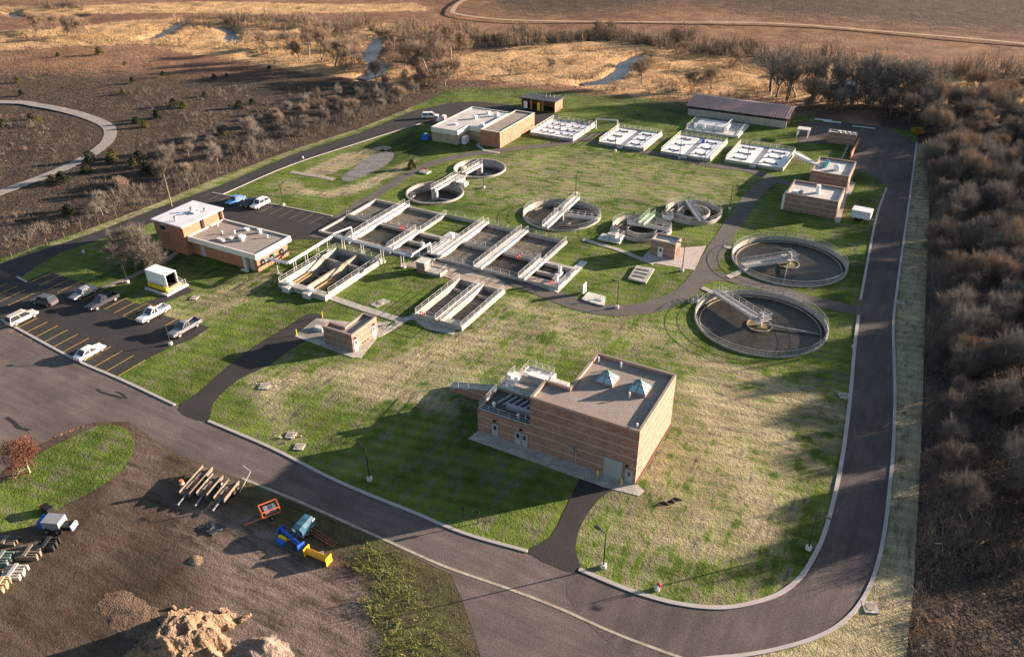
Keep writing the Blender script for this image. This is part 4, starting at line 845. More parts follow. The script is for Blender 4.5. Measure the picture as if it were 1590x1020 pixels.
# north east pair
t = T('filter_building', 'nearer brown brick building with white units on its flat roof', 'building', -14, 166.6, world=True)
building(t, rect(-25.0, 166.8, -14.2, 175.6), 3.9, BR3, ROOFL, .5)
mb = MB(WHITE); mb.box(-24.0, 168.1, 3.4, -22.6, 169.1, 4.1); part(t, 'roof_unit', mb); mb = MB(STEEL); mb.cyl(-22.2, 168.6, 3.4, 4.3, .4, 14); part(t, 'roof_fan', mb); mb = MB(WHITE); mb.box(-19.6, 170.6, 3.4, -18.8, 171.4, 5.2); part(t, 'vent_stack', mb)
door_x(t, -14.2, 168.2, 1.0, 2.1, False, DARK)
mb = MB(FASC); mb.box(-25.6, 167.0, -.1, -25.03, 169.8, 3.2); part(t, 'side_duct', mb)
t = T('filter_building', 'farther brown brick building with teal pipes on its flat roof', 'building', -14, 184, world=True)
building(t, rect(-22.9, 183.2, -14.6, 194.0), 3.9, BR3, ROOFL, .5)
mb = MB(TEAL)
for k in range(3): mb.cyl(-20.6, 188.0+1.7*k, 3.4, 4.1, .42, 14)
mb.beam((-20.6, 187, 3.7), (-20.6, 192.4, 3.7), .35, .35, 10); part(t, 'teal_blower', mb)
mb = MB(ALU); mb.beam((-22.4, 187.9, 3.7), (-20.9, 187.9, 3.7), .2, .2, 8); mb.beam((-22.4, 190.6, 3.7), (-20.9, 190.6, 3.7), .2, .2, 8); part(t, 'roof_pipe', mb)
mb = MB(WHITE); mb.cyl(-17.9, 187.4, 3.4, 4.4, .75, 18); mb.cyl(-17.9, 187.4, 4.4, 4.7, .75, 18, .3); part(t, 'roof_fan', mb); door_x(t, -14.6, 184.4, 1.0, 2.1, False, DARK)
t = T('tank_trailer', 'white box trailer parked on grass beside the nearer flat roofed building', 'trailer', *G(1336, 341), rot=-.05)
mb = MB(ROOFW); mb.box(-1.9, -1.3, .75, 1.9, 1.3, 2.3); mb.box(-1.96, -1.36, 2.3, 1.96, 1.36, 2.36); part(t, 'body', mb)
mb = MB(STEEL); mb.box(-1.7, -1.0, .45, 1.7, 1.0, .75); mb.beam((1.7, 0, .55), (3.0, 0, .5), .12); part(t, 'chassis', mb)
for x in (-.8, .3):
    for s in (-1, 1): mb = MB(DARK); mb.beam((x, s*1.1, .38), (x, s*1.3, .38), .72, .72, 16); part(t, 'wheel', mb)

# north west building
t = T('digester_building', 'wide pale roofed tan block building with a brick east end', 'building', -98, 172, world=True)
building(t, [(-119.5, 171.0), (-111.2, 171.0), (-111.2, 176.4), (-105.6, 176.4), (-105.6, 174.2), (-101.2, 174.2), (-101.2, 192.2), (-119.5, 192.2)], 3.9, BR4, ROOFL, .25, FASC)
mb = MB(FASC); mb.box(-119.6, 170.86, 2.6, -111.1, 170.99, 3.85); mb.box(-111.19, 170.9, 2.6, -111.06, 176.3, 3.85); mb.box(-111.0, 176.26, 2.6, -105.7, 176.39, 3.85); part(t, 'fascia', mb)
mb = MB(MATS['brown_brick']); mb.prism(rect(-105.5, 174.05, -101.25, 176.0), -.1, 3.8) if False else None
building(t, rect(-101.19, 174.25, -99.5, 193.6) if False else rect(-105.9, 173.9, -99.9, 193.6), 4.3, BR2, ROOFG, .35, FASC, 'east_roof', 'east_wall')
for x, y, hh in ((-113, 183, .9), (-109, 188, 1.0), (-112, 188.5, .8), (-107.6, 178, .8), (-115, 176, .4)): mb = MB(WHITE); mb.box(x-.5, y-.4, 3.7, x+.5, y+.4, 3.7+hh); part(t, 'roof_unit', mb)
mb = MB(WHITE); mb.beam((-106.3, 176.5, 4.1), (-106.3, 189.5, 4.1), .4, .5); part(t, 'roof_duct', mb)
t = T('dumpster', 'teal and grey skid unit against the tan block wall', 'dumpster', *G(716, 222)); mb = MB(TEAL); mb.box(-1.4, -1.0, .1, .8, 1.0, 1.5); part(t, 'body', mb); mb = MB(ROOFW); mb.box(.85, -1.0, .1, 1.9, 1.0, 2.0); part(t, 'cabinet', mb)
t = T('tarp_covered_machine', 'bright blue tarp covered heap with a white top, left of the tan block building', 'covered machine', *G(661, 216))
mb = MB(M('blue_tarp', (.03, .09, .42), .6, .2, 1)); mb.cyl(0, 0, 0, .9, 1.35, 12, 1.15); mb.cyl(0, 0, .9, 1.35, 1.15, 12, .6); part(t, 'tarp', mb); mb = MB(WHITE); mb.cyl(0, .2, 1.35, 1.6, .5, 10, .4); part(t, 'cap', mb)
t = T('equipment_shed', 'low dark roofed open fronted brick shed behind the far left building', 'shed', *G(835, 168), world=True)
X0, X1, Y0, Y1 = -112.6, -101.2, 209.4, 214.6
mb = MB(BR2); mb.box(X0, Y1-.3, -.1, X1, Y1, 3.0); mb.box(X1-.3, Y0, -.1, X1, Y1-.3, 3.0); mb.box(X0, Y0, -.1, X0+.3, Y1-.3, 3.0); mb.box(X0+3, Y0, -.1, X0+3.6, Y0+.4, 2.9); mb.box(X0+6.9, Y0, -.1, X0+7.5, Y0+.4, 2.9); part(t, 'wall', mb)
mb = MB(ROOFD); mb.box(X0-.4, Y0-.5, 3.0, X1+.3, Y1+.3, 3.35); part(t, 'roof', mb)
for k in range(3): mb = MB(STEEL); mb.cyl(-106+1.3*k, 213, 3.35, 4.2, .16, 8); part(t, 'roof_vent', mb)
mb = MB(YEL); mb.box(-107.1, 209.3, 0, -106.2, 209.38, 2.4); part(t, 'yellow_door', mb); mb = MB(WHITE); mb.box(-111.8, 209.5, .1, -110.6, 209.8, 2.2); part(t, 'door', mb)
# long storage shed
t = T('storage_shed', 'long shed with a ribbed brown roof and pale wall at the back of the works', 'shed', -50, 224, world=True)
X0, X1, Y0, Y1 = -65.3, -37.0, 225.0, 235.4
mb = MB(CONC); mb.box(X0, Y0, -.1, X1, Y0+.3, 2.0); mb.box(X0, Y1-.3, -.1, X1, Y1, 3.2); mb.box(X0, Y0+.3, -.1, X0+.3, Y1-.3, 3.1); part(t, 'wall', mb)
mb = MB(DARK); mb.box(X0, Y0+.05, 2.0, X1, Y0+.25, 2.9); part(t, 'clerestory', mb)
RM = M('ribbed_roof_sheet', (.40, .27, .24), .5, .15, .6, metal=.2); RM2 = M('pale_roof_sheet', (.40, .32, .30), .5, .12, .6)
def roofslope(x0, x1, ya, za, yb, zb, m):
    mb = MB(m); mb.add([(x0, ya, za), (x1, ya, za), (x1, yb, zb), (x0, yb, zb), (x0, ya, za+.12), (x1, ya, za+.12), (x1, yb, zb+.12), (x0, yb, zb+.12)], [(3, 2, 1, 0), (4, 5, 6, 7), (0, 1, 5, 4), (1, 2, 6, 5), (2, 3, 7, 6), (3, 0, 4, 7)])
    k = x0+.3
    while k < x1-.2: mb.beam((k, ya, za+.16), (k, yb, zb+.16), .16, .1); k += .85
    return mb
part(t, 'roof_slope', roofslope(X0-.5, X1+.4, Y0-.7, 2.85, 231.2, 4.4, RM)); part(t, 'roof_slope', roofslope(X0-.5, X1+.4, 231.21, 4.4, Y1+.5, 3.4, RM2))
for k in range(8): mb = MB(MATS['tan_cabinet']); mb.box(X1-.25, Y0+.35+1.35*k, -.1, X1-.05, Y0+.6+1.35*k, 3.0); part(t, 'post', mb) if k in (0, 3, 7) else None
# small structures of the far yard
t = T('yard_hut', 'brick walled lean-to with a pale roof by the far yard wall', 'hut', *G(1300, 225), world=True)
building(t, rect(-24.9, 217.8, -17.9, 220.6), 2.9, BR3, ROOFL, .3)
for k in range(4): mb = MB(FASC); mb.box(-22.6+1.2*k, 218.6, 2.6, -21.9+1.2*k, 219.3, 3.2); part(t, 'roof_box', mb)
mb = MB(M('yard_brick', (.36, .18, .11), .9, .15, 1)); mb.box(0, 0, 0, .3, 14.5, 1.5); o = tag(raw('yard_wall', mb), 'thin orange brick wall running from the far hut towards the teal piped roof', 'wall'); o.location = (-17.4, 206.8, -.05)
t = T('carport', 'small pale roofed carport alone on the far yard', 'carport', *G(1246, 212)); mb = MB(CONCW); mb.box(-1.6, -1.3, 2.1, 1.6, 1.3, 2.25); part(t, 'roof', mb)
for a in (-1.4, 1.4):
    for b in (-1.1, 1.1): mb = MB(FASC); mb.box(a-.12, b-.12, 0, a+.12, b+.12, 2.1); part(t, 'post', mb)
for i, (p, a, l) in enumerate((((1278, 188), .1, 'left grey pipe bundle lying at the far yard edge'), ((1292, 191), .1, 'right grey pipe bundle lying at the far yard edge'), ((1341, 199), .05, 'lone long pale pipe at the far yard edge'))):
    mb = MB(ROOFW)
    for k in range(3 if i < 2 else 1): mb.beam((-2.4 if i < 2 else -3, .3*k, .2), (2.4 if i < 2 else 3, .3*k, .2), .26, .26, 8)
    o = tag(raw('pipe_bundle', mb), l, 'pipes'); o.location = (*G(*p), 0); o.rotation_euler = (0, 0, a)

# covered beds
def bed(label, x0, y0, x1, y1, grid, central=True):
    t = T('covered_tank', label, 'covered tank', (x0+x1)/2, y0, group='white covered tanks in a row at the back', world=True)
    cols = M('white_cover', (.74, .74, .75), .6, .08, .6)
    mb = MB(CONC); parapet(mb, rect(x0, y0, x1, y1), -.1, .75, .35); part(t, 'tank_wall', mb)
    mid = (x0+x1)/2
    spans = [(x0+.36, mid-.75), (mid+.75, x1-.36)] if central else [(x0+.36, mid-.02), (mid+.02, x1-.36)]
    for a, b in spans: mb = MB(cols); mb.box(a, y0+.36, -.1, b, y1-.36, .62); part(t, 'cover', mb)
    if central: mb = MB(STEEL); mb.box(mid-.75, y0-1.0, -.1, mid+.75, y1+.2, .55); part(t, 'walkway', mb)
    yy = [y0+2.6+(y1-y0-4)*k/3 for k in range(4)] if not central else [y0+2.4+(y1-y0-4)*k/2.4 for k in range(3)]
    for a, b in spans:
        for y in yy:
            mb = MB(M('dark_beam', (.10, .09, .09), .7, .2, 1))
            mb.box(a+1.2, y, .62, b-1.6, y+.25, .78) if central else mb.box(a+1.5, y, .62, b-.6, y+.12, .70)
            for k in (1, 2) if central else (1, 2, 3):
                x = a+(b-a)*(k/(3.2)) if not central else (a+1.3 if k == 1 else b-1.8); mb.box(x-.2, y-.22, .62, x+.2, y+.34, 1.0)
            part(t, 'hatch_beam', mb)
    mb = MB(FASC); mb.rail([(x0+.2, y0+.2), (x0+.2, y1-.2)], .75, .9, 2, .08); mb.rail([(x1-.2, y0+.2), (x1-.2, y1-.2)], .75, .6, 2, .08); mb.rail([(x0+.2, y1-.2), (x1-.2, y1-.2)], .75, .9, 1.6, .06); part(t, 'railing', mb)
bed('white covered tank without a grey middle strip, beside the tan block building', -98.2, 187.5, -85.0, 202.2, 1, False)
bed('white covered tank with a grey middle strip, leftmost of the three such tanks', -78.2, 188.8, -65.4, 203.2, 1)
bed('white covered tank with a grey middle strip, middle one, blue barrel on top', -61.0, 189.0, -47.8, 204.8, 1)
bed('white covered tank with a grey middle strip, rightmost, nearest the teal piped roof', -44.6, 190.4, -30.2, 204.8, 1)
for p, l in (((1092, 222), 'blue barrel standing on the middle white covered tank'), ((940, 212), 'blue barrel at the left edge of the leftmost three-strip tank')):
    mb = MB(MATS['blue_tarp']); mb.cyl(0, 0, 0, .9, .38, 14); mb.cyl(0, 0, .9, .95, .34, 14); o = tag(raw('barrel', mb), l, 'barrel'); q = G(*p, .7); o.location = (*q, .63)
t = T('thickener_tank', 'long low pale tank with posts in front of the long brown roofed shed', 'open tank', -54, 210, world=True)
mb = MB(CONCW); parapet(mb, rect(-61.5, 210.6, -46.5, 222.4), -.1, .5, .4); mb.box(-61.1, 211.0, -.1, -46.9, 222.0, .25); part(t, 'tank_wall', mb)
mb = MB(ROOFW); mb.box(-59.6, 214.5, .25, -50.6, 219.4, 1.2); part(t, 'cover', mb)
for k in range(4): mb = MB(STEEL if k in (2, 3) else WHITE); mb.cyl(-59.4+2.7*k, 213.0, .25, 1.7, .3, 12); part(t, 'vent_stack', mb)
mb = MB(FASC); mb.rail([(-61.2, 210.8), (-61.2, 222.2)], .5, sp=3); mb.rail([(-47.0, 210.8), (-47.0, 222)], .5, sp=3); mb.rail([(-51, 220), (-51, 214)], .5, 1.6, 3, .12); part(t, 'railing', mb)
t = T('pipe_arch', 'pale pipe arch standing between the first two white covered tanks', 'pipe', *G(942, 205), world=True)
p1 = G(925, 201); p2 = G(958, 203); hz = 2.9; mb = MB(M('pipe_pale', (.6, .6, .58), .5, .06, 1))
mb.beam((*p1, 0), (*p1, hz), .35, .35, 10); mb.beam((*p2, 0), (*p2, hz), .35, .35, 10); mb.beam((*p1, hz), (*p2, hz), .35, .35, 10); part(t, 'pipe', mb)
# inclined conveyor
a = G(1236, 238, 1.2); b = G(1268, 258, 3.6); t = T('conveyor_duct', 'sloping pale duct from the rightmost white covered tank to the teal piped roof', 'duct', *a)
mb = MB(ROOFW); L_ = (b[0]-a[0], b[1]-a[1]); mb.beam((0, 0, 1.0), (L_[0], L_[1], 3.9), .9, .5); part(t, 'duct', mb); mb = MB(STEEL)
for k in (.3, .7): mb = MB(STEEL); mb.beam((L_[0]*k, L_[1]*k, 0), (L_[0]*k, L_[1]*k, 1.0+2.7*k), .12); part(t, 'support_leg', mb)
# small yard structures
t = T('vault_slab', 'grey slab with three dark slots on grass right of the basins', 'slab', *G(996, 427), world=True)
x, y = t.location.x, t.location.y; P_ = GP([(975, 434), (988, 414), (1016, 419), (1003, 441)]); mb = MB(CONC); mb.prism(P_, -.05, .3); part(t, 'slab', mb)
for k in range(3):
    a = Vector(P_[0]).lerp(Vector(P_[1]), .25+.25*k); b = Vector(P_[3]).lerp(Vector(P_[2]), .25+.25*k); mb = MB(ROOFD); p = a.lerp(b, .12); q = a.lerp(b, .82); mb.beam((p.x, p.y, .31), (q.x, q.y, .31), .45, .08); part(t, 'slot_cover', mb)
t = T('transformer_pad', 'pale pad with an upright sign board and pipes beside the curved service path', 'pad', *G(921, 465))
mb = MB(CONCW); mb.prism([(x-G(921, 465)[0], y-G(921, 465)[1]) for x, y in GP([(903, 466), (913, 455), (940, 462), (938, 476), (928, 474)])], -.05, .25); part(t, 'pad', mb)
mb = MB(FASC); mb.box(-2.4, .6, .2, -2.2, 2.0, 2.0); part(t, 'board', mb); mb = MB(ALU); mb.rail([(.3, -.3), (1.8, -.3)], .25, .7); mb.cyl(1.2, .4, .25, 1.1, .12); part(t, 'pipework', mb)
t = T('valve_vault', 'pale concrete steps and valve box with rails beside the green railed round tank', 'vault', *G(952, 372), .06)
mb = MB(CONCW); mb.box(-2.8, -1.6, 0, 2.0, 1.3, .25); mb.box(-1.2, -.3, .25, .6, 1.3, 1.1); mb.box(.62, -.9, .25, 1.9, 1.3, .8); part(t, 'block', mb); mb = MB(ALU); mb.rail([(.7, -.8), (.7, 1.2)], .8); mb.rail([(1.8, -.8), (1.8, 1.2)], .8); mb.rail([(-1.1, 1.2), (.5, 1.2)], 1.1); part(t, 'railing', mb)
t = T('utility_pipework', 'small cluster of pale pipes left of the pair of small dark round tanks', 'pipework', *G(660, 268)); mb = MB(CONC); mb.box(-1.2, -1, 0, 1.2, 1, .3); part(t, 'pad', mb); mb = MB(RUSTM); mb.beam((-.6, 0, .3), (-.6, 0, 1.1), .25, .25, 8); mb.beam((-.6, 0, 1.0), (.6, 0, 1.0), .25, .25, 8); mb.beam((.6, 0, 1.0), (.6, 0, .3), .25, .25, 8); part(t, 'pipe', mb)
for p, l, s in (((1351, 943), 'square concrete manhole on the verge outside the right road bend', 1.5), ((465, 694), 'square concrete manhole on grass near the front kerb', 1.3), ((1397, 470), 'pale curved drain frame on the verge right of the road', 1.2), ((302, 463), 'pale round cover slab on grass beside the open ended container', 1.3), ((591, 471), 'square manhole on the pad beside the long sidewalk', 1.0), ((1310, 615), 'pale rock pad beside the right kerb', 1.4), ((411, 600), 'pale stone drain outlet on the lawn near the left driveway', 1.5), ((452, 676), 'pale stone drain outlet near the front kerb', 1.3)):
    mb = MB(CONC); mb.box(-s/2, -s/2, 0, s/2, s/2, .12); t = T('manhole', l, 'manhole', *G(*p), .03, .4); part(t, 'frame', mb); mb = MB(CONCD); mb.cyl(0, 0, .12, .15, s*.33, 20); part(t, 'cover', mb)
# open ended container
t = T('container_unit', 'white roll-off container with an open dark end standing on a yellow sided platform', 'container', *G(255, 440), world=True)
mb = MB(CONCW); mb.box(-119.2, 76.6, -.05, -113.2, 77.0, .35); mb.box(-113.8, 77.02, -.05, -113.2, 81.4, .35); part(t, 'kerb_wall', mb)
mb = MB(YEL); mb.box(-119.0, 77.3, .4, -114.0, 77.5, 1.2); part(t, 'platform_side', mb)
mb = MB(MATS['tan_cabinet']); mb.box(-119.2, 77.5, .3, -113.9, 80.6, .9); part(t, 'platform', mb)
mb = MB(WHITE); x0, x1, y0, y1, z0, z1 = -119.6, -114.3, 77.9, 80.3, .95, 3.3; mb.box(x0, y0, z0, x1, y0+.1, z1); mb.box(x0, y1-.1, z0, x1, y1, z1); mb.box(x0, y0+.1, z0, x0+.1, y1-.1, z1); mb.box(x0, y0, z1, x1, y1, z1+.1); mb.use(DARK); mb.box(x0+.1, y0+.1, z0, x1, y1-.1, z0+.08)
mb.use(DARK); mb.box(x0+.12, y0+.101, z0+.09, x1-.5, y0+.14, z1-.01); mb.box(x0+.12, y1-.14, z0+.09, x1-.5, y1-.101, z1-.01); mb.box(x0+.11, y0+.15, z0+.09, x0+.15, y1-.15, z1-.01); part(t, 'container_body', mb)
mb = MB(ALU); mb.rail([(-113.9, 80.9, .35), (-116, 80.9, .9)], 0); mb.rail([(-113.5, 78.4), (-113.5, 81.2)], .35); part(t, 'railing', mb)

# ------------------------------------------------------------------ lamps, poles, posts
def street_lamp(x, y, h, arm, label, tall=False):
    t = T('lamp_post', label, 'lamp post', x, y, 0, arm, group='dark lamp posts on round footings')
    mb = MB(CONCW); mb.cyl(0, 0, -.1, .42, .36, 16); mb.cyl(0, 0, .42, .47, .36, 16, .3); part(t, 'footing', mb)
    mb = MB(M('dark_pole', (.03, .03, .032), .5, .1, 1)); mb.cyl(0, 0, .47, h, .09, 8, .06); mb.beam((0, 0, h-.05), (1.0, 0, h+.08), .06); part(t, 'pole', mb)
    mb = MB(DARK); mb.box(.75, -.17, h+.02, 1.5, .17, h+.14); part(t, 'lamp_head', mb)
for (u, v), h, arm, l in (((937, 880), 5.2, 2.9, 'lamp post on grass just right of the main driveway mouth'), ((1255, 852), 5.4, 0, 'lamp post on grass inside the big right road bend'), ((1059, 421), 5.6, 3.1, 'lamp post at the near edge of the brick control house apron'),
        ((894, 301), 4.6, 1.5, 'lamp post at the upper rim of the medium round tank'), ((1133, 325), 5.2, .5, 'lamp post with an arm on the meadow left of the curved service path'), ((440, 319), 5.0, 1.6, 'lamp post on the lawn edge behind the rear parking bays'), ((198, 439), 3.9, 2.9, 'lamp post on grass at the head of the front parking bays'),
        ((265, 535), 4.6, 3.0, 'lamp post at the right corner of the front parking lot'), ((574, 745), 5.3, 2.9, 'lamp post in the shade of the tall brick building near the front kerb'), ((958, 478), 5.0, 3.0, 'lamp post beside the pale pad with the upright board'), ((870, 213), 5.0, 1, 'lamp post in front of the leftmost white covered tank'),
        ((955, 235), 5.0, 1, 'lamp post before the first grey-strip white tank'), ((1055, 246), 5.0, 1, 'lamp post before the middle grey-strip white tank'), ((1160, 250), 5.0, 1, 'lamp post before the rightmost grey-strip white tank'), ((751, 292), 3.6, 1, 'lamp post on grass right of the twin dark round tanks'),
        ((130, 392), 1.2, 1, 'short lamp stub on the grass beside the left lane'), ((1325, 540), 1.0, 0, 'short lamp stub beside the right kerb near the nearest round tank'), ((470, 246), 1.0, 0, 'short lamp stub beside the far west lane'), ((720, 800) if 0 else (1020, 915), 1.2, 0, 'short post on grass above the front kerb bend')):
    x, y = G(u, v)
    if h > 2: street_lamp(x, y, h, arm, l)
    else:
        mb = MB(CONCW); mb.cyl(0, 0, -.1, .4, .3, 12); mb.cyl(0, 0, .4, .55, .2, 12, .1); o = tag(raw('lamp_footing', mb), l.replace('lamp stub', 'round footing'), 'footing'); o.location = (x, y, 0)
t = T('utility_pole', 'wooden utility pole with a crossarm behind the white roofed brick block', 'pole', *G(267, 321))
mb = MB(M('weathered_pole', (.22, .18, .15), .9, .2, 2)); mb.cyl(0, 0, -.2, 7.6, .16, 10, .11); part(t, 'pole', mb); mb = MB(MATS['weathered_pole']); mb.beam((-1, 0, 6.9), (1, 0, 6.9), .12); part(t, 'crossarm', mb); mb = MB(STEEL); mb.cyl(-.35, 0, 5.4, 6.3, .22, 10); part(t, 'transformer', mb)
mb0 = MB(MATS['weathered_pole']); mb0.cyl(0, 0, -.1, 1.5, .04, 6); fp = None; k = 0
for a, b, n in (((280, 300), (440, 228), 11), ((440, 228), (640, 150), 10), ((20, 402), (262, 306), 9)):
    for j in range(n):
        u = a[0]+(b[0]-a[0])*j/n; v = a[1]+(b[1]-a[1])*j/n
        if fp is None: o = fp = raw('fence_post', mb0)
        else: o = fp.copy(); C.objects.link(o)
        tag(o, 'thin weathered post of the wire fence along the west lane', 'post', 'wire fence posts along the west lane'); o.location = (*G(u, v), 0)
mb = MB(STEEL)
# ------------------------------------------------------------------ vehicles
TYRE = M('tyre_rubber', (.02, .02, .02), .8, .1, 3); RIM = M('alloy_rim', (.45, .45, .46), .35, .05, 3, metal=.6)
HL = M('lamp_lens', (.7, .7, .68), .15, .05, 2, spec=.8); TLM = M('tail_lens', (.4, .02, .02), .2, .05, 2)
def loft(mb, secs):
    """secs: list of closed loops with the same number of points, joined in order and capped"""
    n = len(secs[0]); vs = [p for s_ in secs for p in s_]; fs = []
    for i in range(len(secs)-1):
        for j in range(n): a = i*n+j; b = i*n+(j+1) % n; fs.append((a, b, b+n, a+n))
    fs += [tuple(range(n-1, -1, -1)), tuple((len(secs)-1)*n+j for j in range(n))]; mb.add(vs, fs)
def vehicle(label, cat, u, v, rot, col, style, group='vehicles parked at the works', z=.04):
    x, y = G(u, v, .5); nm = {'sedan': 'parked_car', 'suv': 'parked_suv', 'van': 'parked_minivan', 'pickup': 'pickup_truck'}[style]
    t = T(nm, label, cat, x, y, z, rot, group); W = .92; L = {'sedan': 2.4, 'suv': 2.35, 'van': 2.55, 'pickup': 2.9}[style]
    key = 'car_'+'_'.join(f'{c:.2f}' for c in col); pm = M(key, col, .22, .03, 1, spec=.6); hb = {'sedan': .88, 'suv': 1.0, 'van': 1.0, 'pickup': 1.05}[style]
    def sec(xx, w, z0, z1, r=.12): return [(xx, -w, z0+r), (xx, -w, z1-r), (xx, -w+r, z1), (xx, w-r, z1), (xx, w, z1-r), (xx, w, z0+r), (xx, w-r, z0), (xx, -w+r, z0)]
    mb = MB(pm)
    if style != 'pickup': loft(mb, [sec(-L, W*.82, .38, hb-.12), sec(-L+.12, W*.94, .28, hb-.02), sec(-L+.6, W, .26, hb), sec(L*.35, W, .26, hb), sec(L*.7, W*.98, .26, hb-.10), sec(L-.15, W*.92, .28, hb-.2), sec(L, W*.8, .36, hb-.32)])
    else:
        loft(mb, [sec(-.55, W, .42, hb), sec(L*.32, W, .40, hb), sec(L*.36, W, .40, hb), sec(L*.75, W*.98, .4, hb-.04), sec(L-.12, W*.93, .42, hb-.12), sec(L, W*.85, .46, hb-.25)])
    b = part(t, 'body', mb, sm=False)
    if style == 'pickup':
        mb = MB(pm); mb.box(-L, -W, .45, -.56, -W+.08, hb); mb.box(-L, W-.08, .45, -.56, W, hb); mb.box(-L, -W+.08, .45, -L+.08, W-.08, hb); mb.box(-L+.08, -W+.08, .45, -.56, W-.08, .62); part(t, 'cargo_bed', mb)
        cab = (-.5, 1.15, .35, -.35); ht = 1.82
    else:
        cab = {'sedan': (-1.75, 1.05, .75, -1.0), 'suv': (-2.2, 1.1, .55, -1.75), 'van': (-2.4, 1.5, .6, -2.1)}[style]; ht = {'sedan': 1.42, 'suv': 1.72, 'van': 1.75}[style]
    a, c, cf, cr = cab; w1, w2 = W*.93, W*.74
    gl = MB(GLASS); gl.add([(a, -w1, hb-.03), (c, -w1, hb-.03), (c, w1, hb-.03), (a, w1, hb-.03), (cr, -w2, ht-.05), (cf-.35 if style == 'sedan' else cf, -w2, ht-.05), (cf-.35 if style == 'sedan' else cf, w2, ht-.05), (cr, w2, ht-.05)], [(3, 2, 1, 0), (4, 5, 6, 7), (0, 1, 5, 4), (1, 2, 6, 5), (2, 3, 7, 6), (3, 0, 4, 7)]); part(t, 'windows', gl)
    cf2 = cf-.35 if style == 'sedan' else cf
    mb = MB(pm); mb.add([(cr-.04, -w2-.03, ht-.06), (cf2+.04, -w2-.03, ht-.06), (cf2+.04, w2+.03, ht-.06), (cr-.04, w2+.03, ht-.06), (cr+.08, -w2+.08, ht+.02), (cf2-.08, -w2+.08, ht+.02), (cf2-.08, w2-.08, ht+.02), (cr+.08, w2-.08, ht+.02)], [(3, 2, 1, 0), (4, 5, 6, 7), (0, 1, 5, 4), (1, 2, 6, 5), (2, 3, 7, 6), (3, 0, 4, 7)])
    for s in (-1, 1):
        for (xa, za, xb, zb) in ((a, hb-.03, cr, ht-.05), (c, hb-.03, cf2, ht-.05), ((a+c)/2, hb-.03, (cr+cf2)/2, ht-.05)): mb.beam((xa, s*(w1+.005), za), (xb, s*(w2+.005), zb), .09)
    part(t, 'roof', mb)
    for xx in (-L*.62, L*.64):
        for s in (-1, 1):
            r = .33 if style == 'sedan' else .38; m2 = MB(TYRE); m2.beam((xx, s*(W-.22), r), (xx, s*(W+.02), r), 2*r, 2*r, 18); wh = part(t, 'wheel', m2); m3 = MB(RIM); m3.beam((xx, s*(W+.02), r), (xx, s*(W+.045), r), 1.25*r, 1.25*r, 14); o = raw('rim', m3); o.parent = wh
    for s in (-1, 1):
        m2 = MB(HL); m2.box(L-.14, s*W*.78-.14, hb-.42, L+.02, s*W*.78+.14, hb-.27); part(t, 'headlight', m2); m2 = MB(TLM); m2.box(-L-.02, s*W*.76-.1, hb-.35, -L+.1, s*W*.76+.1, hb-.12); part(t, 'tail_light', m2)
        m2 = MB(pm); m2.box(c-.45, s*W, hb, c-.25, s*(W+.16), hb+.15); part(t, 'mirror', m2)
    return t
UP = math.pi/2
vehicle('silver minivan in the front row by the kerb of the front lot', 'car', 34, 494, UP, (.50, .44, .40), 'van')
vehicle('white sedan in the front row by the kerb of the front lot', 'car', 139, 547, UP, (.82, .82, .82), 'sedan')
vehicle('dark grey car standing in the lane of the front lot', 'car', 70, 468, math.pi+.15, (.10, .10, .11), 'suv')
vehicle('silver grey car in the back row of the front lot, leftmost there', 'car', 130, 455, -UP, (.30, .31, .34), 'sedan')
vehicle('dark pickup truck in the back row of the front lot', 'pickup', 160, 469, -UP, (.05, .05, .06), 'pickup')
vehicle('white pickup truck parked beside the yellow hatched bay', 'pickup', 238, 488, -UP, (.72, .72, .74), 'pickup')
vehicle('grey pickup truck at the right end of the back row', 'pickup', 287, 510, -UP, (.20, .20, .22), 'pickup')
vehicle('blue and white car, left one in the rear lot', 'car', 366, 311, -UP, (.10, .24, .55), 'sedan')
vehicle('black car tucked between the blue car and the white one', 'car', 390, 315, -UP, (.02, .02, .025), 'sedan')
vehicle('white hatchback, right one of the cars in the rear lot', 'car', 404, 317, -UP, (.80, .80, .80), 'suv')
vehicle('white van standing alone by the far left building', 'van', 668, 181, .6, (.78, .78, .78), 'van')
for p, c, l, r in (((685, 190), (.45, .08, .05), 'low dark red trailer with white bins left of the tan block building', .5),):
    t = T('flat_trailer', l, 'trailer', *G(*p), .05, UP); mb = MB(M('dark_red', (.2, .05, .04), .6, .1, 1)); mb.box(-3, -1, .5, 3, 1, .75); part(t, 'deck', mb); mb = MB(WHITE); mb.box(-2, -.7, .75, -1, .3, 1.5); mb2 = MB(WHITE); mb2.box(1, -.5, .75, 2, .5, 1.6); part(t, 'bin', mb); part(t, 'bin', mb2)
    for xx in (-1.5, 1.5):
        for s in (-1, 1): mb = MB(TYRE); mb.beam((xx, s*.85, .35), (xx, s*1.05, .35), .7, .7, 14); part(t, 'wheel', mb)

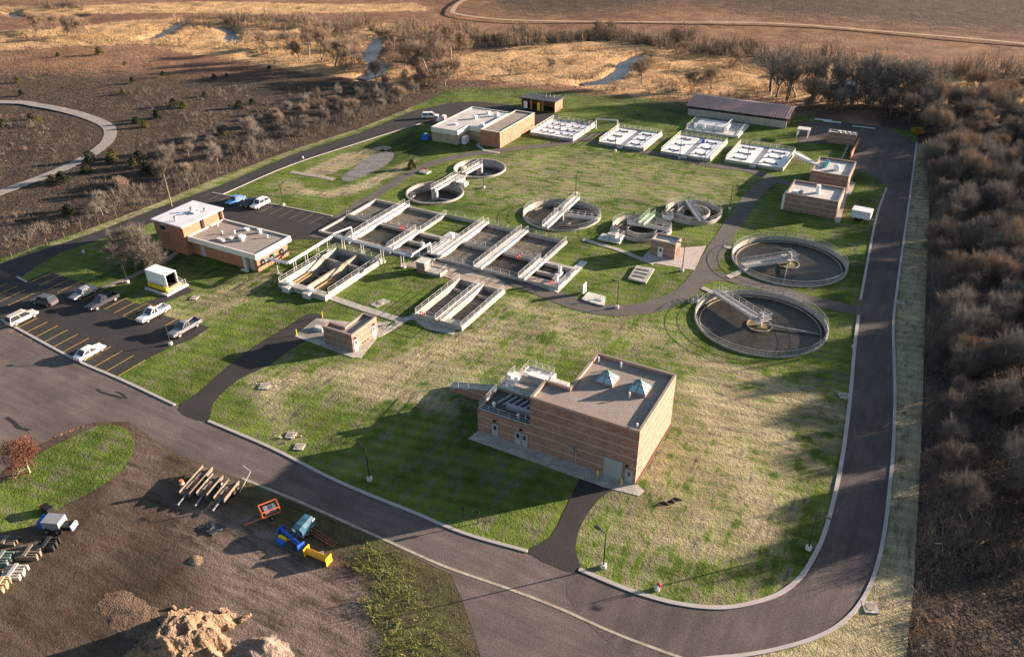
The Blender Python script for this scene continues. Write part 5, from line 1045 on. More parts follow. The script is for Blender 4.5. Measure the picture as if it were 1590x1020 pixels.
# ------------------------------------------------------------------ yard equipment, lower left
BLUE = M('blue_paint', (.03, .12, .55), .4, .1, 2); ORG = M('orange_paint', (.62, .16, .07), .5, .12, 2); AMB = M('amber_paint', (.80, .42, .03), .45, .1, 2)
def wheels(t, pts, r=.4, w=.22, ax='y'):
    for x, y in pts:
        mb = MB(TYRE); d = (0, w/2) if ax == 'y' else (w/2, 0); mb.beam((x-d[0], y-d[1], r), (x+d[0], y+d[1], r), 2*r, 2*r, 18); wh = part(t, 'wheel', mb); mb = MB(RIM); mb.beam((x-d[0]*1.1, y-d[1]*1.1, r), (x+d[0]*1.1, y+d[1]*1.1, r), r, r, 12); o = raw('rim', mb); o.parent = wh
t = T('tarpaulin_trailer', 'trailer under a teal blue tarpaulin beside the blue snow blade', 'trailer', *G(471, 818, .8), .02, R_(95)); t.scale = (.66, .62, .75)
mb = MB(M('teal_tarp', (.035, .10, .15), .45, .25, 1)); loft(mb, [[(x, -1.35, .9), (x, -1.25, 1.9-s), (x, -.7, 2.3-s), (x, .7, 2.3-s), (x, 1.25, 1.9-s), (x, 1.35, .9)] for x, s in ((-1.8, .15), (-.9, 0), (0, .05), (.9, 0), (1.8, .12))]); part(t, 'tarpaulin', mb)
mb = MB(WHITE); mb.box(1.1, -1.30, 1.6, 1.8, -1.36, 2.0); mb2 = MB(WHITE); mb2.box(-1.86, .2, 1.4, -1.83, .9, 2.0); part(t, 'patch', mb); part(t, 'patch', mb2); mb = MB(STEEL); mb.box(-1.8, -1.2, .55, 1.8, 1.2, .85); mb.beam((1.8, 0, .6), (3.1, 0, .5), .14); part(t, 'chassis', mb)
wheels(t, [(-.5, -1.25), (-.5, 1.25), (.5, -1.25), (.5, 1.25)], .38)
def blade(label, p, q, m, h=1.0, name='snow_blade'):
    a = Vector((*G(*p, .5), 0)); b = Vector((*G(*q, .5), 0)); c = (a+b)/2; d = b-a; L = d.length; t = T(name, label, 'snow blade', c.x, c.y, 0, math.atan2(d.y, d.x), group='snow plough blades in the yard')
    prof = [(.0, .05), (-.16, .25), (-.20, .5), (-.14, .75), (.05, h)]; mb = MB(m); vs = []
    for x in (-L/2, L/2):
        for yy, zz in prof: vs.append((x, yy, zz))
        for yy, zz in reversed(prof): vs.append((x, yy+.06, zz))
    n = 10; mb.add(vs, [(i, (i+1) % n, n+(i+1) % n, n+i) for i in range(n)]+[tuple(range(n-1, -1, -1)), tuple(range(n, 2*n))]); part(t, 'mouldboard', mb)
    for s in (-1, 1): mb = MB(m); mb.prism([(s*(L/2+.02), -.5), (s*(L/2+.10), -.5), (s*(L/2+.10), .5), (s*(L/2+.02), .5)], .05, h+.12); part(t, 'end_plate', mb)
    mb = MB(STEEL); mb.beam((-.6, .1, .3), (0, .9, .35), .12); mb.beam((.6, .1, .3), (0, .9, .35), .12); mb.beam((-.6, .1, .7), (.6, .1, .7), .12); part(t, 'hitch_frame', mb); return t
blade('long blue snow blade with end plates beside the tarpaulin trailer', (437, 822), (467, 847), BLUE, .8)
blade('amber yellow snow blade with end plates, nearest the weeds', (477, 856), (510, 870), AMB, 1.1)
t = T('small_plough', 'small blue and yellow plough attachment on the dirt', 'plough', *G(438, 843)); mb = MB(BLUE); mb.box(-.6, -.35, 0, .5, .1, .5); part(t, 'blade', mb); mb = MB(YEL); mb.box(-.6, .15, .1, .4, .45, .75); mb.beam((.4, .3, .5), (1.2, .9, .4), .1); part(t, 'frame', mb)
t = T('stencil_machine', 'orange framed wheeled machine with a drawbar in the shade of the tall building', 'machine', *G(420, 800), 0, R_(60)); mb = MB(ORG)
for s in (-.75, .75): mb.beam((-1.0, s, .7), (1.1, s, .7), .13); mb.beam((-1.0, s, .7), (-1.0, s, 1.5), .1); mb.beam((1.1, s, .7), (1.1, s, 1.5), .1); mb.beam((-1.0, s, 1.5), (1.1, s, 1.5), .1)
for xx in (-1.0, 1.1): mb.beam((xx, -.75, .72), (xx, .75, .72), .12); mb.beam((xx, -.75, 1.5), (xx, .75, 1.5), .1)
mb.beam((-1, -.4, .5), (-3.1, -.2, .25), .12); part(t, 'frame', mb); mb = MB(STEEL); mb.box(-.6, -.5, .8, .8, .5, 1.3); part(t, 'engine_box', mb); wheels(t, [(0, -.95), (0, .95)], .36)
t = T('harrow_frame', 'long rusty lattice frame lying on the ground right of the tarpaulin trailer', 'frame', *G(500, 835), 0, math.atan2(G(520, 843)[1]-G(488, 823)[1], G(520, 843)[0]-G(488, 823)[0])); mb = MB(RUSTM)
for s in (-.35, 0, .35): mb.beam((-2.2, s, .25), (2.2, s, .25), .08)
for k in range(12): mb.beam((-2.1+.38*k, -.4, .2), (-2.1+.38*k, .4, .2), .06)
part(t, 'frame', mb)
# three weathered flatbed trailers
GREYW = M('weathered_wood', (.165, .135, .11), .95, .3, 1.6)
for i, (p, L, W, l) in enumerate((((306, 749), 5.0, 1.45, 'largest weathered trailer, orange drum on its deck, leftmost of the three'), ((327, 756), 3.6, 1.5, 'middle weathered trailer of the three beside the road edge'), ((353, 764), 3.4, 1.5, 'rightmost weathered trailer with a bent pole at its side'))):
    a = math.atan2(G(325, 725)[1]-G(290, 765)[1], G(325, 725)[0]-G(290, 765)[0])
    t = T('flatbed_trailer', l, 'trailer', *G(*p, .5), 0, a, group='weathered trailers beside the road'); mb = MB(GREYW)
    for k in range(7): mb.box(-L/2, -W/2+k*W/7, .72, L/2, -W/2+(k+1)*W/7-.04, .78+.01*(k % 3))
    part(t, 'deck', mb); mb = MB(STEEL); mb.box(-L/2, -W/2+.1, .5, L/2, -W/2+.22, .71); mb.box(-L/2, W/2-.22, .5, L/2, W/2-.1, .71); mb.beam((-L/2, 0, .55), (-L/2-1.5, 0, .45), .16); part(t, 'chassis', mb)
    mb = MB(GREYW); mb.box(-L/2, -W/2, .8, L/2, -W/2+.06, 1.15); mb2 = MB(GREYW); mb2.box(-L/2, W/2-.06, .8, L/2, W/2, 1.15); part(t, 'side_rail', mb); part(t, 'side_rail', mb2)
    wheels(t, [(.2, -W/2-.05), (.2, W/2+.05), (1.0, -W/2-.05), (1.0, W/2+.05)], .36)
    mb = MB(CONCD); mb.beam((-L/2+.8, .3, .9), (L/2-1.2, .1, .9), .3, .12); mb2 = MB(RUSTM); mb2.beam((-L/2+.3, -.5, .92), (.3, -.2, .95), .4, .16); part(t, 'ramp', mb); part(t, 'beam', mb2)
t = T('traffic_drum', 'orange and white drum on the deck of the largest weathered trailer', 'drum', *G(283, 752, 1.0), .82); mb = MB(ORG); mb.cyl(0, 0, 0, .35, .32, 14, .29); mb.cyl(0, 0, .55, .9, .27, 14, .24); part(t, 'body', mb); mb = MB(WHITE); mb.cyl(0, 0, .352, .548, .285, 14, .27); part(t, 'reflective_band', mb)
mb = MB(ALU); mb.beam((0, 0, .05), (-.1, 2.4, 1.6), .07); mb.beam((-.1, 2.4, 1.6), (-1.6, 2.6, 1.8), .07); o = tag(raw('bent_pole', mb), 'bent pale pole at the right end of the three weathered trailers', 'pole'); o.location = (*G(372, 765), 0)
mb = MB(ROOFD); mb.prism([(-1, -.8), (.9, -.9), (1.1, .6), (-.7, .9)], 0, .12); mb.box(-.6, -.4, .121, 0, .1, .3); o = tag(raw('dark_sheet', mb), 'dark flat sheet lying on the pale dirt below the weathered trailers', 'sheet'); o.location = (*G(331, 820), .02)
# salt spreader, stacked forms at the far lower left
t = T('salt_spreader', 'dark grey machine with a blue hood casting a long shadow beside the grass island', 'machine', *G(86, 813, .8), 0, .4)
mb = MB(STEEL); mb.box(-1.1, -.8, .5, 1.0, .8, 1.7); part(t, 'body', mb); mb = MB(MATS['blue_tarp']); mb.box(-1.75, -.7, .6, -1.12, .7, 1.5); part(t, 'hood', mb); mb = MB(DARK); mb.box(1.05, -.6, .4, 2.2, .5, 1.0); part(t, 'hopper', mb); mb = MB(WHITE); mb.box(2.22, -.6, .5, 2.45, .5, 1.1); part(t, 'end_panel', mb)
wheels(t, [(-.6, -.9), (-.6, .9), (.7, -.9), (.7, .9)], .42)
t = T('plough_attachment', 'dark attachment with an orange tip behind the dark grey machine', 'attachment', *G(72, 794)); mb = MB(DARK); mb.box(-.4, -.3, 0, 1.0, .5, .9); part(t, 'block', mb); mb = MB(ORG); mb.box(-.8, -.3, .2, -.42, .2, .8); part(t, 'tip', mb)
for i, (p, m, sx, sy, h, l) in enumerate((((22, 888), M('bundle_concrete', (.40, .36, .32), .9, .3, 2), 2.3, 1.8, .7, 'white bundle of concrete beams nearest the left edge of the yard'), ((46, 858), GREYW, 2.7, 1.6, .8, 'brown stack of timber forms, middle of the lower left stacks'), ((76, 845), MATS['dark_pole'], 2.0, 1.4, .9, 'grey steel parts stack, right end of the lower left stacks'), ((4, 868), M('faded_green', (.13, .17, .15), .8, .2, 1), 2.2, 1.6, .9, 'pale green topped stack cut by the left photo edge'), ((2, 908), MATS['tan_cabinet'], 1.4, 1.6, .8, 'tan block at the left photo edge below the white beams'), ((10, 838), GREYW, 2.6, 1.2, .5, 'low stack of boards uppermost at the left photo edge'))):
    t = T('material_stack', l, 'stack', *G(*p, .4), 0, R_(28), group='stacks of material at the lower left'); n = 6
    for k in range(n): mb = MB(m); yy = -sy/2+k*sy/n; mb.box(-sx/2+.1*(k % 2), yy, 0, sx/2-.12*((k+1) % 3), yy+sy/n*.86, h*(.75+.25*((k*7) % 3)/2)); part(t, 'beam', mb)
    mb = MB(m); mb.box(-.3, -sy/2-.1, h+.003, .1, sy/2, h+.15); part(t, 'cross_beam', mb)

# piles of wood chips
from mathutils import noise as mn
def pile(label, cx, cy, rx, ry, h, m, n=46, rough=.35, name='chip_pile', seed=1, group='piles of wood chips and mulch'):
    vs = []; o3 = Vector((seed*7.3, seed*3.1, 0))
    for j in range(n+1):
        for i in range(n+1):
            a, b = 2*i/n-1, 2*j/n-1; x, y = a*rx*1.3, b*ry*1.3; p = Vector((x, y, 0))+o3
            wob = mn.fractal(p*.28, 1, 2, 3)*.5+mn.fractal(p*1.1, 1, 2, 4)*.13
            d = math.hypot(a*1.3, b*1.3)+wob; e = 1-d; rd = 1-abs(mn.fractal(p*.40, 1.1, 2.0, 3))
            z = h*(min(1, e*1.25)*(.62+.55*rd*rough+.35*mn.fractal(p*.30, 1, 2, 2))+.035*rough*mn.fractal(p*4.5, .8, 2.2, 4)) if e > 0 else -.25
            vs.append((x, y, max(z, .0)+.015 if e > 0 else -.25))
    fs = [(j*(n+1)+i, j*(n+1)+i+1, (j+1)*(n+1)+i+1, (j+1)*(n+1)+i) for j in range(n) for i in range(n)]
    mb = MB(m); mb.add(vs, fs); o = tag(raw(name, mb), label, 'pile', group); o.location = (cx, cy, 0); return o
CHIP = M('wood_chips', (.225, .152, .100), 1, .35, .8, fine=5, bump=.9); CHIP2 = M('pale_chips', (.22, .17, .135), 1, .3, .8, fine=5, bump=.9)
x, y = G(305, 985); pile('tall orange tan pile of wood chips at the bottom left', x+.2, y-1.6, 5.6, 5.2, 3.0, CHIP, 100, .6, seed=3)
x, y = G(420, 1010); pile('pale rounded pile of chips right of the tall orange tan pile', x, y-1.2, 3.4, 3.0, 1.5, CHIP2, 60, .5, seed=5)
x, y = G(215, 950); pile('low spread of tan chips left of the tall pile', x-.5, y-.5, 4.6, 2.0, .25, M('spread_chips', (.13, .088, .06), 1, .3, .8, fine=5, bump=.7), 36, .15, seed=8)
x, y = G(303, 870); pile('tiny heap of orange chips on the dirt yard', x, y, 1.0, .8, .3, CHIP, 20, .3, seed=9)

# ------------------------------------------------------------------ vegetation
def np_obj(name, V, F, mat):
    me = bpy.data.meshes.new(name); V = np.asarray(V, np.float32); F = np.asarray(F, np.int32); n, k = F.shape
    me.vertices.add(len(V)); me.vertices.foreach_set('co', V.ravel()); me.loops.add(n*k); me.loops.foreach_set('vertex_index', F.ravel())
    me.polygons.add(n); me.polygons.foreach_set('loop_start', np.arange(0, n*k, k, dtype=np.int32)); me.polygons.foreach_set('loop_total', np.full(n, k, np.int32))
    me.materials.append(mat); me.update(calc_edges=True); o = bpy.data.objects.new(name, me); C.objects.link(o); return o
def slivers(P, D, L, W, r=rng):
    """one slender blade per row: base P, unit direction D, length L, base width W"""
    n = len(P); s = np.cross(D, r.normal(size=(n, 3))); s /= np.linalg.norm(s, axis=1)[:, None]+1e-9; s *= W[:, None]/2
    V = np.stack([P-s, P+s, P+D*L[:, None]+s*.25, P+D*L[:, None]-s*.25], 1).reshape(-1, 3); return V, np.arange(4*n).reshape(n, 4)
def unit(v): return v/(np.linalg.norm(v, axis=-1, keepdims=True)+1e-9)
def bare_tree(seed, h, spread, stems=1, twigs=5, tw=.035, tl=.75, levels=4, br=0, upz=.25):
    r = np.random.default_rng(seed); segs = []; tips = []
    def grow(p, d, L, rad, lev):
        n = 3 if lev < 2 else 2; q = p
        for k in range(n):
            d = unit(d+r.normal(0, .13+.05*lev, 3)+np.array([0, 0, .05])); e = q+d*L/n; segs.append((q, e, rad*(1-.35*k/n), rad*(1-.35*(k+1)/n))); q = e
            if lev >= 1: tips.append((e, d, lev))
            if lev < levels and k > 0 or (lev == 0 and k == n-1):
                pass
        if lev < levels:
            m = r.integers(3, 5) if lev < 2 else r.integers(2, 3+br)
            for _ in range(m):
                a = unit(d+r.normal(0, spread, 3)+np.array([0, 0, .12])); grow(q, a, L*r.uniform(.6, .82), rad*.6, lev+1)
            b = p+(q-p)*.6; a = unit(d+r.normal(0, spread*1.5, 3)); grow(b, a, L*.6, rad*.45, lev+1)
    for s_ in range(stems):
        d = unit(np.array([r.normal(0, .12*stems), r.normal(0, .12*stems), 1])); grow(np.array([r.normal(0, .12*(stems-1)), r.normal(0, .12*(stems-1)), -.1]), d, h*.30, .028*h/math.sqrt(stems), 0)
    V = []; F = []
    for a, b, ra, rb in segs:
        d = unit(b-a); u = unit(np.cross(d, [.31, .87, .4])); w_ = np.cross(d, u); o = len(V)
        for c, rr in ((a, max(ra, .02)), (b, max(rb, .015))):
            for k in range(3): t_ = 2*math.pi*k/3; V.append(c+u*rr*math.cos(t_)+w_*rr*math.sin(t_))
        F += [(o+k, o+(k+1) % 3, o+3+(k+1) % 3, o+3+k) for k in range(3)]
    P = []; D = []
    for e, d, lev in tips:
        m = twigs if lev >= levels-1 else max(1, twigs//3)
        for _ in range(m): P.append(e+r.normal(0, .06, 3)); D.append(unit(d+r.normal(0, .6, 3)+np.array([0, 0, upz])))
    P = np.array(P); D = np.array(D); tv, tf = slivers(P, D, r.uniform(.5, 1.2, len(P))*tl, np.full(len(P), tw), r)
    sc_ = h/max(1e-3, tv[:, 2].max()); return np.array(V)*sc_, np.array(F), tv*sc_, tf
def leaf_cloud(r, n, fn, size):
    P = fn(n); D = unit(r.normal(size=(n, 3))); S = unit(np.cross(D, r.normal(size=(n, 3)))); L = r.uniform(.6, 1.3, n)[:, None]*size
    V = np.stack([P-S*L*.5, P+D*L, P+S*L*.5], 1).reshape(-1, 3); return V, np.arange(3*n).reshape(n, 3)
PROTO = {}
def tree_proto(key, name, V, F, tv, tf, bark, twig, trunk='trunk', crown='crown'):
    t = bpy.data.objects.new(name, None); a = np_obj(trunk, V, F, bark); b = np_obj(crown, tv, tf, twig); C.objects.link(t)
    a.parent = t; b.parent = t; t['category'] = 'tree'; PROTO[key] = [t, False]; return t
def plant(key, x, y, rot, sc_, label, group, cat='tree'):
    t, used = PROTO[key]
    if not used:
        PROTO[key][1] = True; o = t; o.location = (x, y, 0); o.rotation_euler = (0, 0, rot)
    else: o = dup(t, x, y, 0, rot)
    o.scale = (sc_, sc_, sc_*random.uniform(.92, 1.08)); tag(o, label, cat, group); return o
for k in range(5):
    V, F, tv, tf = bare_tree(20+k, 7.5, .36, 1+k % 3, 6, .022, 1.15, upz=.9); tree_proto(f'wood{k}', 'bare_tree', V, F, tv, tf, BARK, (TWIGG, BRUSHM, TWIG, BRUSHM, TWIGG)[k])
for k in range(4):
    V, F, tv, tf = bare_tree(40+k, 11.0, .50, 1+k % 2, 10, .034, 1.1); tree_proto(f'river{k}', 'bare_tree', V, F, tv, tf, BARK, TWIG)
for k in range(2):
    V, F, tv, tf = bare_tree(60+k, 14.0, .34, 2, 3, .05, 1.0); tree_proto(f'tall{k}', 'bare_tree', V, F, tv, tf, BARK, TWIGG)
V, F, tv, tf = bare_tree(77, 9.0, .66, 2, 10, .03, 1.0, 4, 1); tree_proto('lawn', 'bare_tree', V, F, tv, tf, BARK, BRUSHM)
for k in range(3):
    r = np.random.default_rng(80+k)
    def cone(n, r=r):
        z = r.uniform(0, 1, n)**1.1; R = 1.0*(1-z**2)**.6*(.8+.25*np.sin(z*17+k))*r.uniform(.35, 1, n)**.4; a = r.uniform(0, 2*np.pi, n); R *= 1+.25*np.sin(3*a+5*z)
        return np.c_[R*1.15*np.cos(a), R*1.15*np.sin(a), .1+z*1.7]
    tv, tf = leaf_cloud(r, 1500, cone, .17); mb = MB(BARK); mb.cyl(0, 0, -.1, 1.4, .09, 6, .03); V = np.array(mb.v); F = np.array([f for f in mb.f if len(f) == 4])
    tree_proto(f'cedar{k}', 'cedar_tree', V, F, tv, tf, BARK, CEDAR if k < 2 else OLIVE)
WOOD = 'bare grey brown tree of the dense wood along the right side'
def scatter(poly, n, mind, seed):
    r = np.random.default_rng(seed); P = np.array(poly); lo, hi = P.min(0), P.max(0); out = []; tries = 0
    while len(out) < n and tries < n*60:
        tries += 1; q = r.uniform(lo, hi)
        if not inpoly([q], poly)[0]: continue
        if any((q[0]-a)**2+(q[1]-b)**2 < mind*mind for a, b in out): continue
        out.append(tuple(q))
    return out
wood_poly = GP([(1448, 215), (1450, 330), (1446, 480), (1446, 620), (1450, 800), (1560, 900), (1700, 860), (1760, 500), (1700, 210), (1560, 185)])
for i, (x, y) in enumerate(scatter(wood_poly, 190, 3.2, 3)): plant(f'wood{i % 5}', x, y, random.uniform(0, 6.28), random.uniform(.8, 1.25)*(.62 if y < 78 else .8 if y < 105 else 1), WOOD, 'bare trees of the wood along the right side')
back_poly = GP([(1250, 178), (1320, 180), (1420, 196), (1460, 215), (1560, 190), (1590, 175), (1500, 165), (1420, 158), (1300, 160), (1245, 164)])
for i, (x, y) in enumerate(scatter(back_poly, 38, 4.0, 5)): plant(f'wood{i % 5}', x, y, random.uniform(0, 6.28), random.uniform(.9, 1.3), 'bare scrubby tree behind the far paved yard', 'bare trees behind the far yard')
for i, u in enumerate((1196, 1205, 1222, 1235, 1260, 1285, 1298, 1322, 1332, 1345, 1352, 1366, 1372, 1386, 1402, 1418, 1432)): 
    x, y = G(u, 146+(u-1190)*.06+(i*7 % 5)*2); plant(f'tall{i % 2}', x, y, i*1.3, random.uniform(.85, 1.15), 'tall thin bare tree in the row behind the long shed and the far yard', 'tall thin bare trees of the row by the stream')
RV = 'bare tree with a rounded tan crown on the stream bank'
for i, (u, v, s) in enumerate(((418, 78, .85), (450, 74, .7), (480, 90, 1.1), (500, 95, 1.2), (520, 104, 1.15), (536, 110, 1.2), (468, 96, .8), (552, 100, .9), (596, 74, .8), (612, 76, .9), (628, 104, 1.0), (642, 98, 1.0), (664, 112, 1.1), (682, 118, 1.25), (700, 96, 1.2), (716, 88, .9), (690, 132, .9), (672, 135, .8), (652, 120, .8), (585, 126, .7), (506, 70, .9), (64, 47, .8), (100, 50, .7), (120, 58, .9), (140, 55, .8), (90, 42, .6), (930, 60, .7), (948, 56, .7), (1052, 92, .75), (1138, 104, .7), (998, 132, .8), (1105, 138, .8), (1078, 142, .6), (1520, 150, .9), (1512, 146, .8), (1560, 160, .7), (860, 112, .5), (840, 74, .5), (1460, 176, .8), (1540, 172, .9), (1575, 178, .9))):
    x, y = G(u, v); plant(f'river{i % 4}', x, y, i*2.1, s, RV, 'bare rounded trees along the stream')
x, y = G(210, 418); plant('lawn', x, y, .4, 1.0, 'large bare tree on the lawn in front of the white roofed brick block', None)
if 'group' in PROTO['lawn'][0]: del PROTO['lawn'][0]['group']
scr = GP([(250, 300), (330, 262), (450, 218), (560, 186), (640, 152), (690, 134), (650, 124), (560, 140), (470, 150), (400, 190), (300, 230), (200, 290), (60, 345), (120, 350)])
for i, (x, y) in enumerate(scatter(scr, 46, 5.0, 8)): plant(f'wood{i % 5}', x, y, random.uniform(0, 6.28), random.uniform(.45, .85), 'low grey bare tree in the dark scrub beyond the west lane', 'low bare trees beyond the west lane')
CD = [(155, 84, 1.9), (90, 88, 1.0), (194, 101, .9), (254, 118, 1.1), (206, 128, 1.2), (192, 146, 1.1), (333, 122, 1.0), (352, 119, .7), (28, 128, 1.3), (34, 148, 1.2), (48, 185, 1.1), (58, 190, 1.5), (4, 194, 1.3), (270, 165, 1.5), (285, 168, 1.4), (245, 184, 1.6), (212, 192, 1.4), (226, 198, 1.4), (372, 168, 1.6), (392, 162, 1.3), (345, 210, 1.6), (318, 150, 1.0), (140, 250, 1.8), (176, 246, 1.7), (172, 252, 1.3), (218, 250, 1.8), (206, 258, 1.4), (230, 268, 1.8), (240, 272, 1.3), (190, 290, 1.9), (98, 284, 1.9), (108, 334, 1.6), (82, 282, 1.3), (135, 268, 1.5), (418, 108, .9), (640, 262, 1.4), (560, 260, .01), (1560, 150, .8), (1585, 182, 1.8)]
for i, (u, v, s) in enumerate(CD):
    if s < .1: continue
    x, y = G(u, v); plant(f'cedar{i % 3 if i != 0 else 2}', x, y, i*1.7, s*.82, 'dark green cedar bush scattered on the brown field' if not (630 < u < 650) else 'single dark conifer beside the grassy basin, left of the twin dark round tanks', 'cedar bushes scattered on the field' if not (630 < u < 650) else None, 'shrub' if not (630 < u < 650) else 'tree')
for o in list(bpy.data.objects):
    if o.get('label', '').startswith('single dark conifer') and 'group' in o: del o['group']
# russet tree
r = np.random.default_rng(5); V, F, tv, tf = bare_tree(91, 5.2, .62, 1, 5, .03, .6)
t = T('russet_tree', 'small tree with thin russet red foliage on the grass island', 'tree', *G(46, 734)); a = np_obj('trunk', V, F, M('pale_bark', (.30, .24, .19), .9, .2, 2)); a.parent = t; b = np_obj('twigs', tv, tf, RUSTL); b.parent = t
def ball(n):
    d = unit(r.normal(size=(n, 3))); R = r.uniform(.3, 1, n)**.5; return d*R[:, None]*np.array([2.3, 2.3, 1.5])*(1+.25*np.sin(d[:, :1]*5+d[:, 1:2]*4))+np.array([0, 0, 3.7])
lv, lf = leaf_cloud(r, 5200, ball, .13); c = np_obj('crown', lv, lf, RUSTL); c.parent = t

# brush and reeds: uncountable, one object each
def brush(name, label, polys, dens, hgt, wd, mat, seed, cat, lean=.45, clump=7, tall_noise=.5):
    r = np.random.default_rng(seed); Ps = []
    for poly in polys:
        P = np.array(poly); ar = abs(sum(poly[i][0]*poly[(i+1) % len(poly)][1]-poly[(i+1) % len(poly)][0]*poly[i][1] for i in range(len(poly))))/2
        lo, hi = P.min(0), P.max(0); box = np.prod(hi-lo); Q = r.uniform(lo, hi, (int(dens*box), 2)); Ps.append(Q[inpoly(Q, poly)])
    Q = np.concatenate(Ps)
    for pth, w_ in STREAMS:
        for a, b in zip(pth, pth[1:]):
            a = np.array(a); b = np.array(b); ab = b-a; t_ = np.clip(((Q-a)@ab)/(ab@ab), 0, 1); Q = Q[np.linalg.norm(Q-(a+t_[:, None]*ab), axis=1) > w_*.5+2.2]
    n = len(Q)
    big = np.clip(.6+.35*np.sin(Q[:, 0]*.23+1.3*np.sin(Q[:, 1]*.13))+.35*np.sin(Q[:, 1]*.31+Q[:, 0]*.11), .2, 1.4)
    keep = r.uniform(0, 1, n) < np.clip(big+.25, .3, 1); Q = Q[keep]; big = big[keep]; n = len(Q)
    B = np.repeat(np.c_[Q, np.zeros(n)], clump, 0)+np.c_[r.normal(0, .25, (n*clump, 2)), np.zeros(n*clump)]; D = unit(np.c_[r.normal(0, lean, (n*clump, 2)), np.ones(n*clump)])
    L = hgt*np.repeat(big, clump)*r.uniform(.5, 1.2, n*clump); V, F = slivers(B, D, L, np.full(n*clump, wd), r)
    # side shoots
    k = r.integers(0, n*clump, n*clump*2); t_ = r.uniform(.3, .95, len(k)); B2 = B[k]+D[k]*(L[k]*t_)[:, None]; D2 = unit(D[k]+r.normal(0, .7, (len(k), 3))); V2, F2 = slivers(B2, D2, L[k]*.35, np.full(len(k), wd*.7), r)
    o = np_obj(name, np.concatenate([V, V2]), np.concatenate([F, F2+len(V)]), mat); return tag(o, label, cat, kind='stuff')
right_poly = GP([(1430, 222), (1440, 350), (1436, 500), (1432, 650), (1427, 800), (1420, 920), (1405, 1040), (1650, 1060), (1800, 600), (1700, 190), (1480, 200)])
brush('undergrowth', 'dense bare undergrowth filling the wood along the right side', [right_poly], 1.3, 3.6, .045, BRUSHM, 11, 'undergrowth')
low_r = GP([(1428, 800), (1420, 920), (1405, 1040), (1650, 1060), (1720, 830), (1560, 820)])
brush('dry_weeds', 'low brown dry weeds at the lower right edge', [low_r], 4.0, 1.0, .05, M('tan_weeds', (.26, .185, .115), 1, .5, .25), 12, 'weeds', .5, 5)
west = GP([(-60, 410), (240, 310), (330, 270), (450, 225), (560, 190), (640, 158), (690, 138), (640, 118), (560, 128), (440, 165), (420, 200), (330, 245), (200, 300), (-60, 390)])
west2 = GP([(200, 140), (430, 130), (640, 120), (560, 190), (330, 270), (0, 390), (-100, 380), (80, 310), (200, 250), (230, 200)])
brush('scrub', 'low bare scrub on the dark field beyond the west lane', [west], .55, 2.2, .06, BRUSHM, 13, 'scrub')
brush('scrub', 'sparse low scrub scattered over the dark field at the left', [west2, GP([(-200, 190), (0, 180), (120, 185), (150, 215), (60, 265), (-200, 330)])], .16, 1.5, .07, BRUSHM, 14, 'scrub')
band = [GP([(270, 30), (420, 28), (620, 38), (760, 50), (900, 54), (980, 52), (1080, 62), (1210, 78), (1330, 92), (1330, 104), (1210, 98), (1120, 90), (1060, 86), (1000, 70), (900, 68), (800, 74), (700, 78), (600, 60), (480, 52), (380, 44), (270, 42)]), GP([(1440, 98), (1600, 112), (1700, 130), (1700, 150), (1560, 132), (1440, 118)]), GP([(60, 8), (130, 6), (135, 18), (70, 18)])]
brush('thicket', 'long dark thicket of bare shrubs along the far side of the stream', band, .30, 5.0, .12, M('thicket_stems', (.19, .145, .105), 1, .4, .05), 15, 'thicket', .3, 8)
bank = [GP([(380, 62), (560, 66), (600, 84), (640, 104), (700, 128), (820, 130), (930, 130), (1070, 150), (1240, 160), (1400, 150), (1590, 160), (1590, 150), (1400, 138), (1240, 148), (1100, 140), (930, 118), (800, 118), (700, 112), (640, 92), (560, 56), (380, 52)]), GP([(700, 142), (840, 134), (1000, 148), (1100, 158), (1240, 168), (1420, 190), (1450, 205), (1500, 180), (1400, 155), (1240, 150), (1070, 142), (900, 132)])]
brush('bank_shrubs', 'brown shrubs and dead stems on the near bank of the stream', bank, .16, 2.6, .09, BRUSHM, 16, 'shrubs', .4, 7)
reeds = [GP([(690, 118), (820, 76), (930, 68), (1000, 74), (1070, 90), (1200, 104), (1400, 128), (1590, 150), (1590, 170), (1300, 150), (1100, 138), (900, 128), (800, 124)]), GP([(0, 50), (120, 46), (260, 40), (480, 56), (560, 64), (610, 100), (480, 92), (300, 72), (60, 66)])]
brush('reeds', 'pale dry reeds and marsh grass in the stream meadow', reeds, .55, 1.1, .13, DRYG, 17, 'reeds', .5, 5)
weed = GP([(560, 850), (600, 848), (690, 890), (712, 930), (738, 1000), (744, 1040), (570, 1050), (600, 985), (555, 935), (590, 905), (540, 880)])
brush('yard_weeds', 'tall green and straw weeds at the edge of the dirt yard', [weed], 4.0, .75, .05, WEED, 18, 'weeds', .55, 5)
brush('roadside_weeds', 'thin strip of weeds between the yard and the road edge', [GP([(375, 745), (470, 784), (600, 842), (585, 850), (470, 800), (372, 765)])], 2.0, .4, .05, WEED, 19, 'weeds', .5, 5)

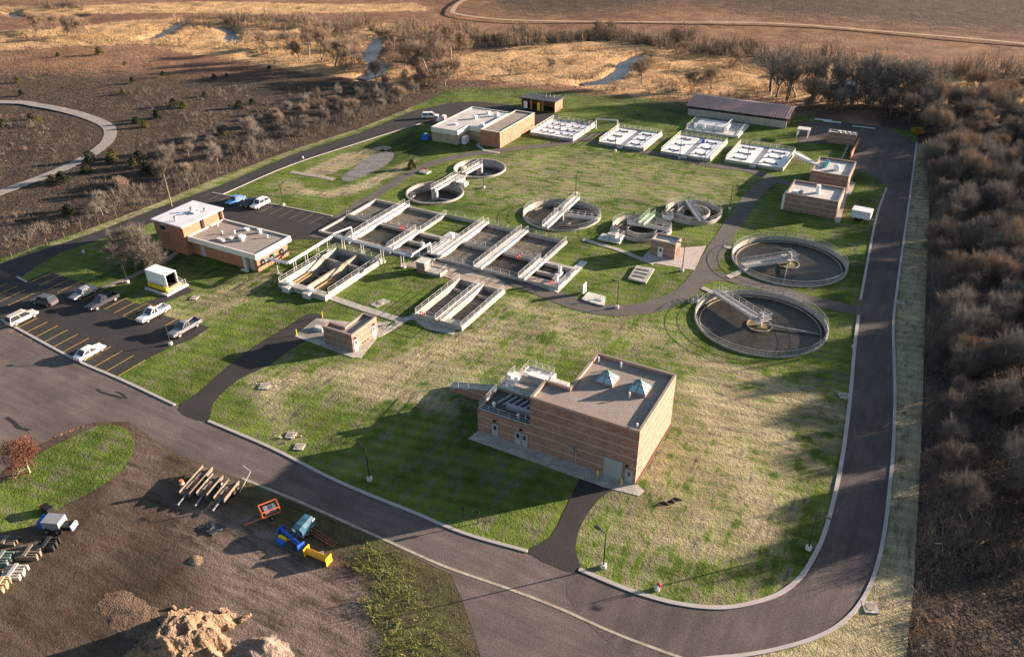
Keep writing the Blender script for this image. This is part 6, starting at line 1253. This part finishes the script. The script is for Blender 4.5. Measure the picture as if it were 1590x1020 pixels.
# ------------------------------------------------------------------ small things
t = T('fire_hydrant', 'small red and white hydrant on grass above the front kerb', 'hydrant', *G(1023, 913)); mb = MB(RED); mb.cyl(0, 0, 0, .7, .16, 12); mb.cyl(0, 0, .7, .88, .18, 12, .06); mb.beam((-.3, 0, .5), (.3, 0, .5), .14, .14, 8); part(t, 'body', mb); mb = MB(WHITE); mb.cyl(0, 0, .88, 1.3, .03, 6); part(t, 'marker', mb)
for p, l in (((719, 806), 'left of two thin dark posts in the shade near the front kerb'), ((742, 812), 'right of two thin dark posts near the front kerb')):
    mb = MB(MATS['dark_pole']); mb.cyl(0, 0, -.1, 2.0, .06, 8); mb.box(-.25, -.03, 1.5, .25, .03, 2.05); o = tag(raw('sign_post', mb), l, 'post'); o.location = (*G(*p), 0)
r = np.random.default_rng(31)
for i, (u, v, l) in enumerate(((1032, 782, 'left dark clod of turned earth on the straw lawn right of the tall building'), (1044, 779, 'middle dark clod of turned earth on the straw lawn'), (1053, 775, 'right small clod of turned earth on the straw lawn'))):
    mb = MB(M('dark_clod', (.035, .028, .02), 1, .4, 3)); n = 9; vs = [(0, 0, .35-.08*i)]+[(.5*math.cos(6.283*k/n)*r.uniform(.6, 1.3), .35*math.sin(6.283*k/n)*r.uniform(.6, 1.3), 0) for k in range(n)]
    mb.add(vs, [(0, 1+k, 1+(k+1) % n) for k in range(n)]+[tuple(range(n, 0, -1))]); o = tag(raw('earth_clod', mb), l, 'clod'); o.location = (*G(u, v), .01)
for i, (u, v, s_) in enumerate(((1518, 163, 1.5), (1530, 168, 1.8), (1424, 208, 1.2))):
    def blob(n): 
        d = unit(r.normal(size=(n, 3))); return d*r.uniform(.4, 1, (n, 1))**.5*np.array([1.5, 1.0, .8])*s_+np.array([0, 0, .7*s_])
    lv, lf = leaf_cloud(r, 1500, blob, .22); t = T('yellow_shrub', ('yellow leaved shrub at the edge of the marsh, left of two', 'larger yellow leaved shrub at the edge of the marsh, right of two', 'orange tinted low shrub at the far corner of the paved yard')[i], 'shrub', *G(u, v)); c = np_obj('foliage', lv, lf, M('yellow_leaves', (.42, .26, .05), 1, .3, 1)); c.parent = t
    mb = MB(BARK); mb.cyl(0, 0, -.1, .8*s_, .08, 6); part(t, 'stem', mb)
stones = MB(MATS['pale_riprap'])
for cx, cy, n, rad in ((*G(411, 602), 26, 1.5), (*G(452, 678), 18, 1.1), (*G(1312, 617), 20, 1.2), (*G(600, 236), 16, 1.5)):
    for _ in range(n):
        x, y = cx+r.normal(0, rad*.5), cy+r.normal(0, rad*.5); q = r.uniform(.08, .2); stones.add([(x+q*r.uniform(.6, 1.3)*a, y+q*r.uniform(.6, 1.3)*b, q*(c+.6)) for a, b, c in ((1, 0, 0), (0, 1, 0), (-1, 0, 0), (0, -1, 0), (0, 0, 1), (0, 0, -1))], [(0, 1, 4), (1, 2, 4), (2, 3, 4), (3, 0, 4), (1, 0, 5), (2, 1, 5), (3, 2, 5), (0, 3, 5)])
tag(raw('drain_stones', stones), 'loose pale stones scattered round the drain outlets on the lawns', 'stones', kind='stuff')
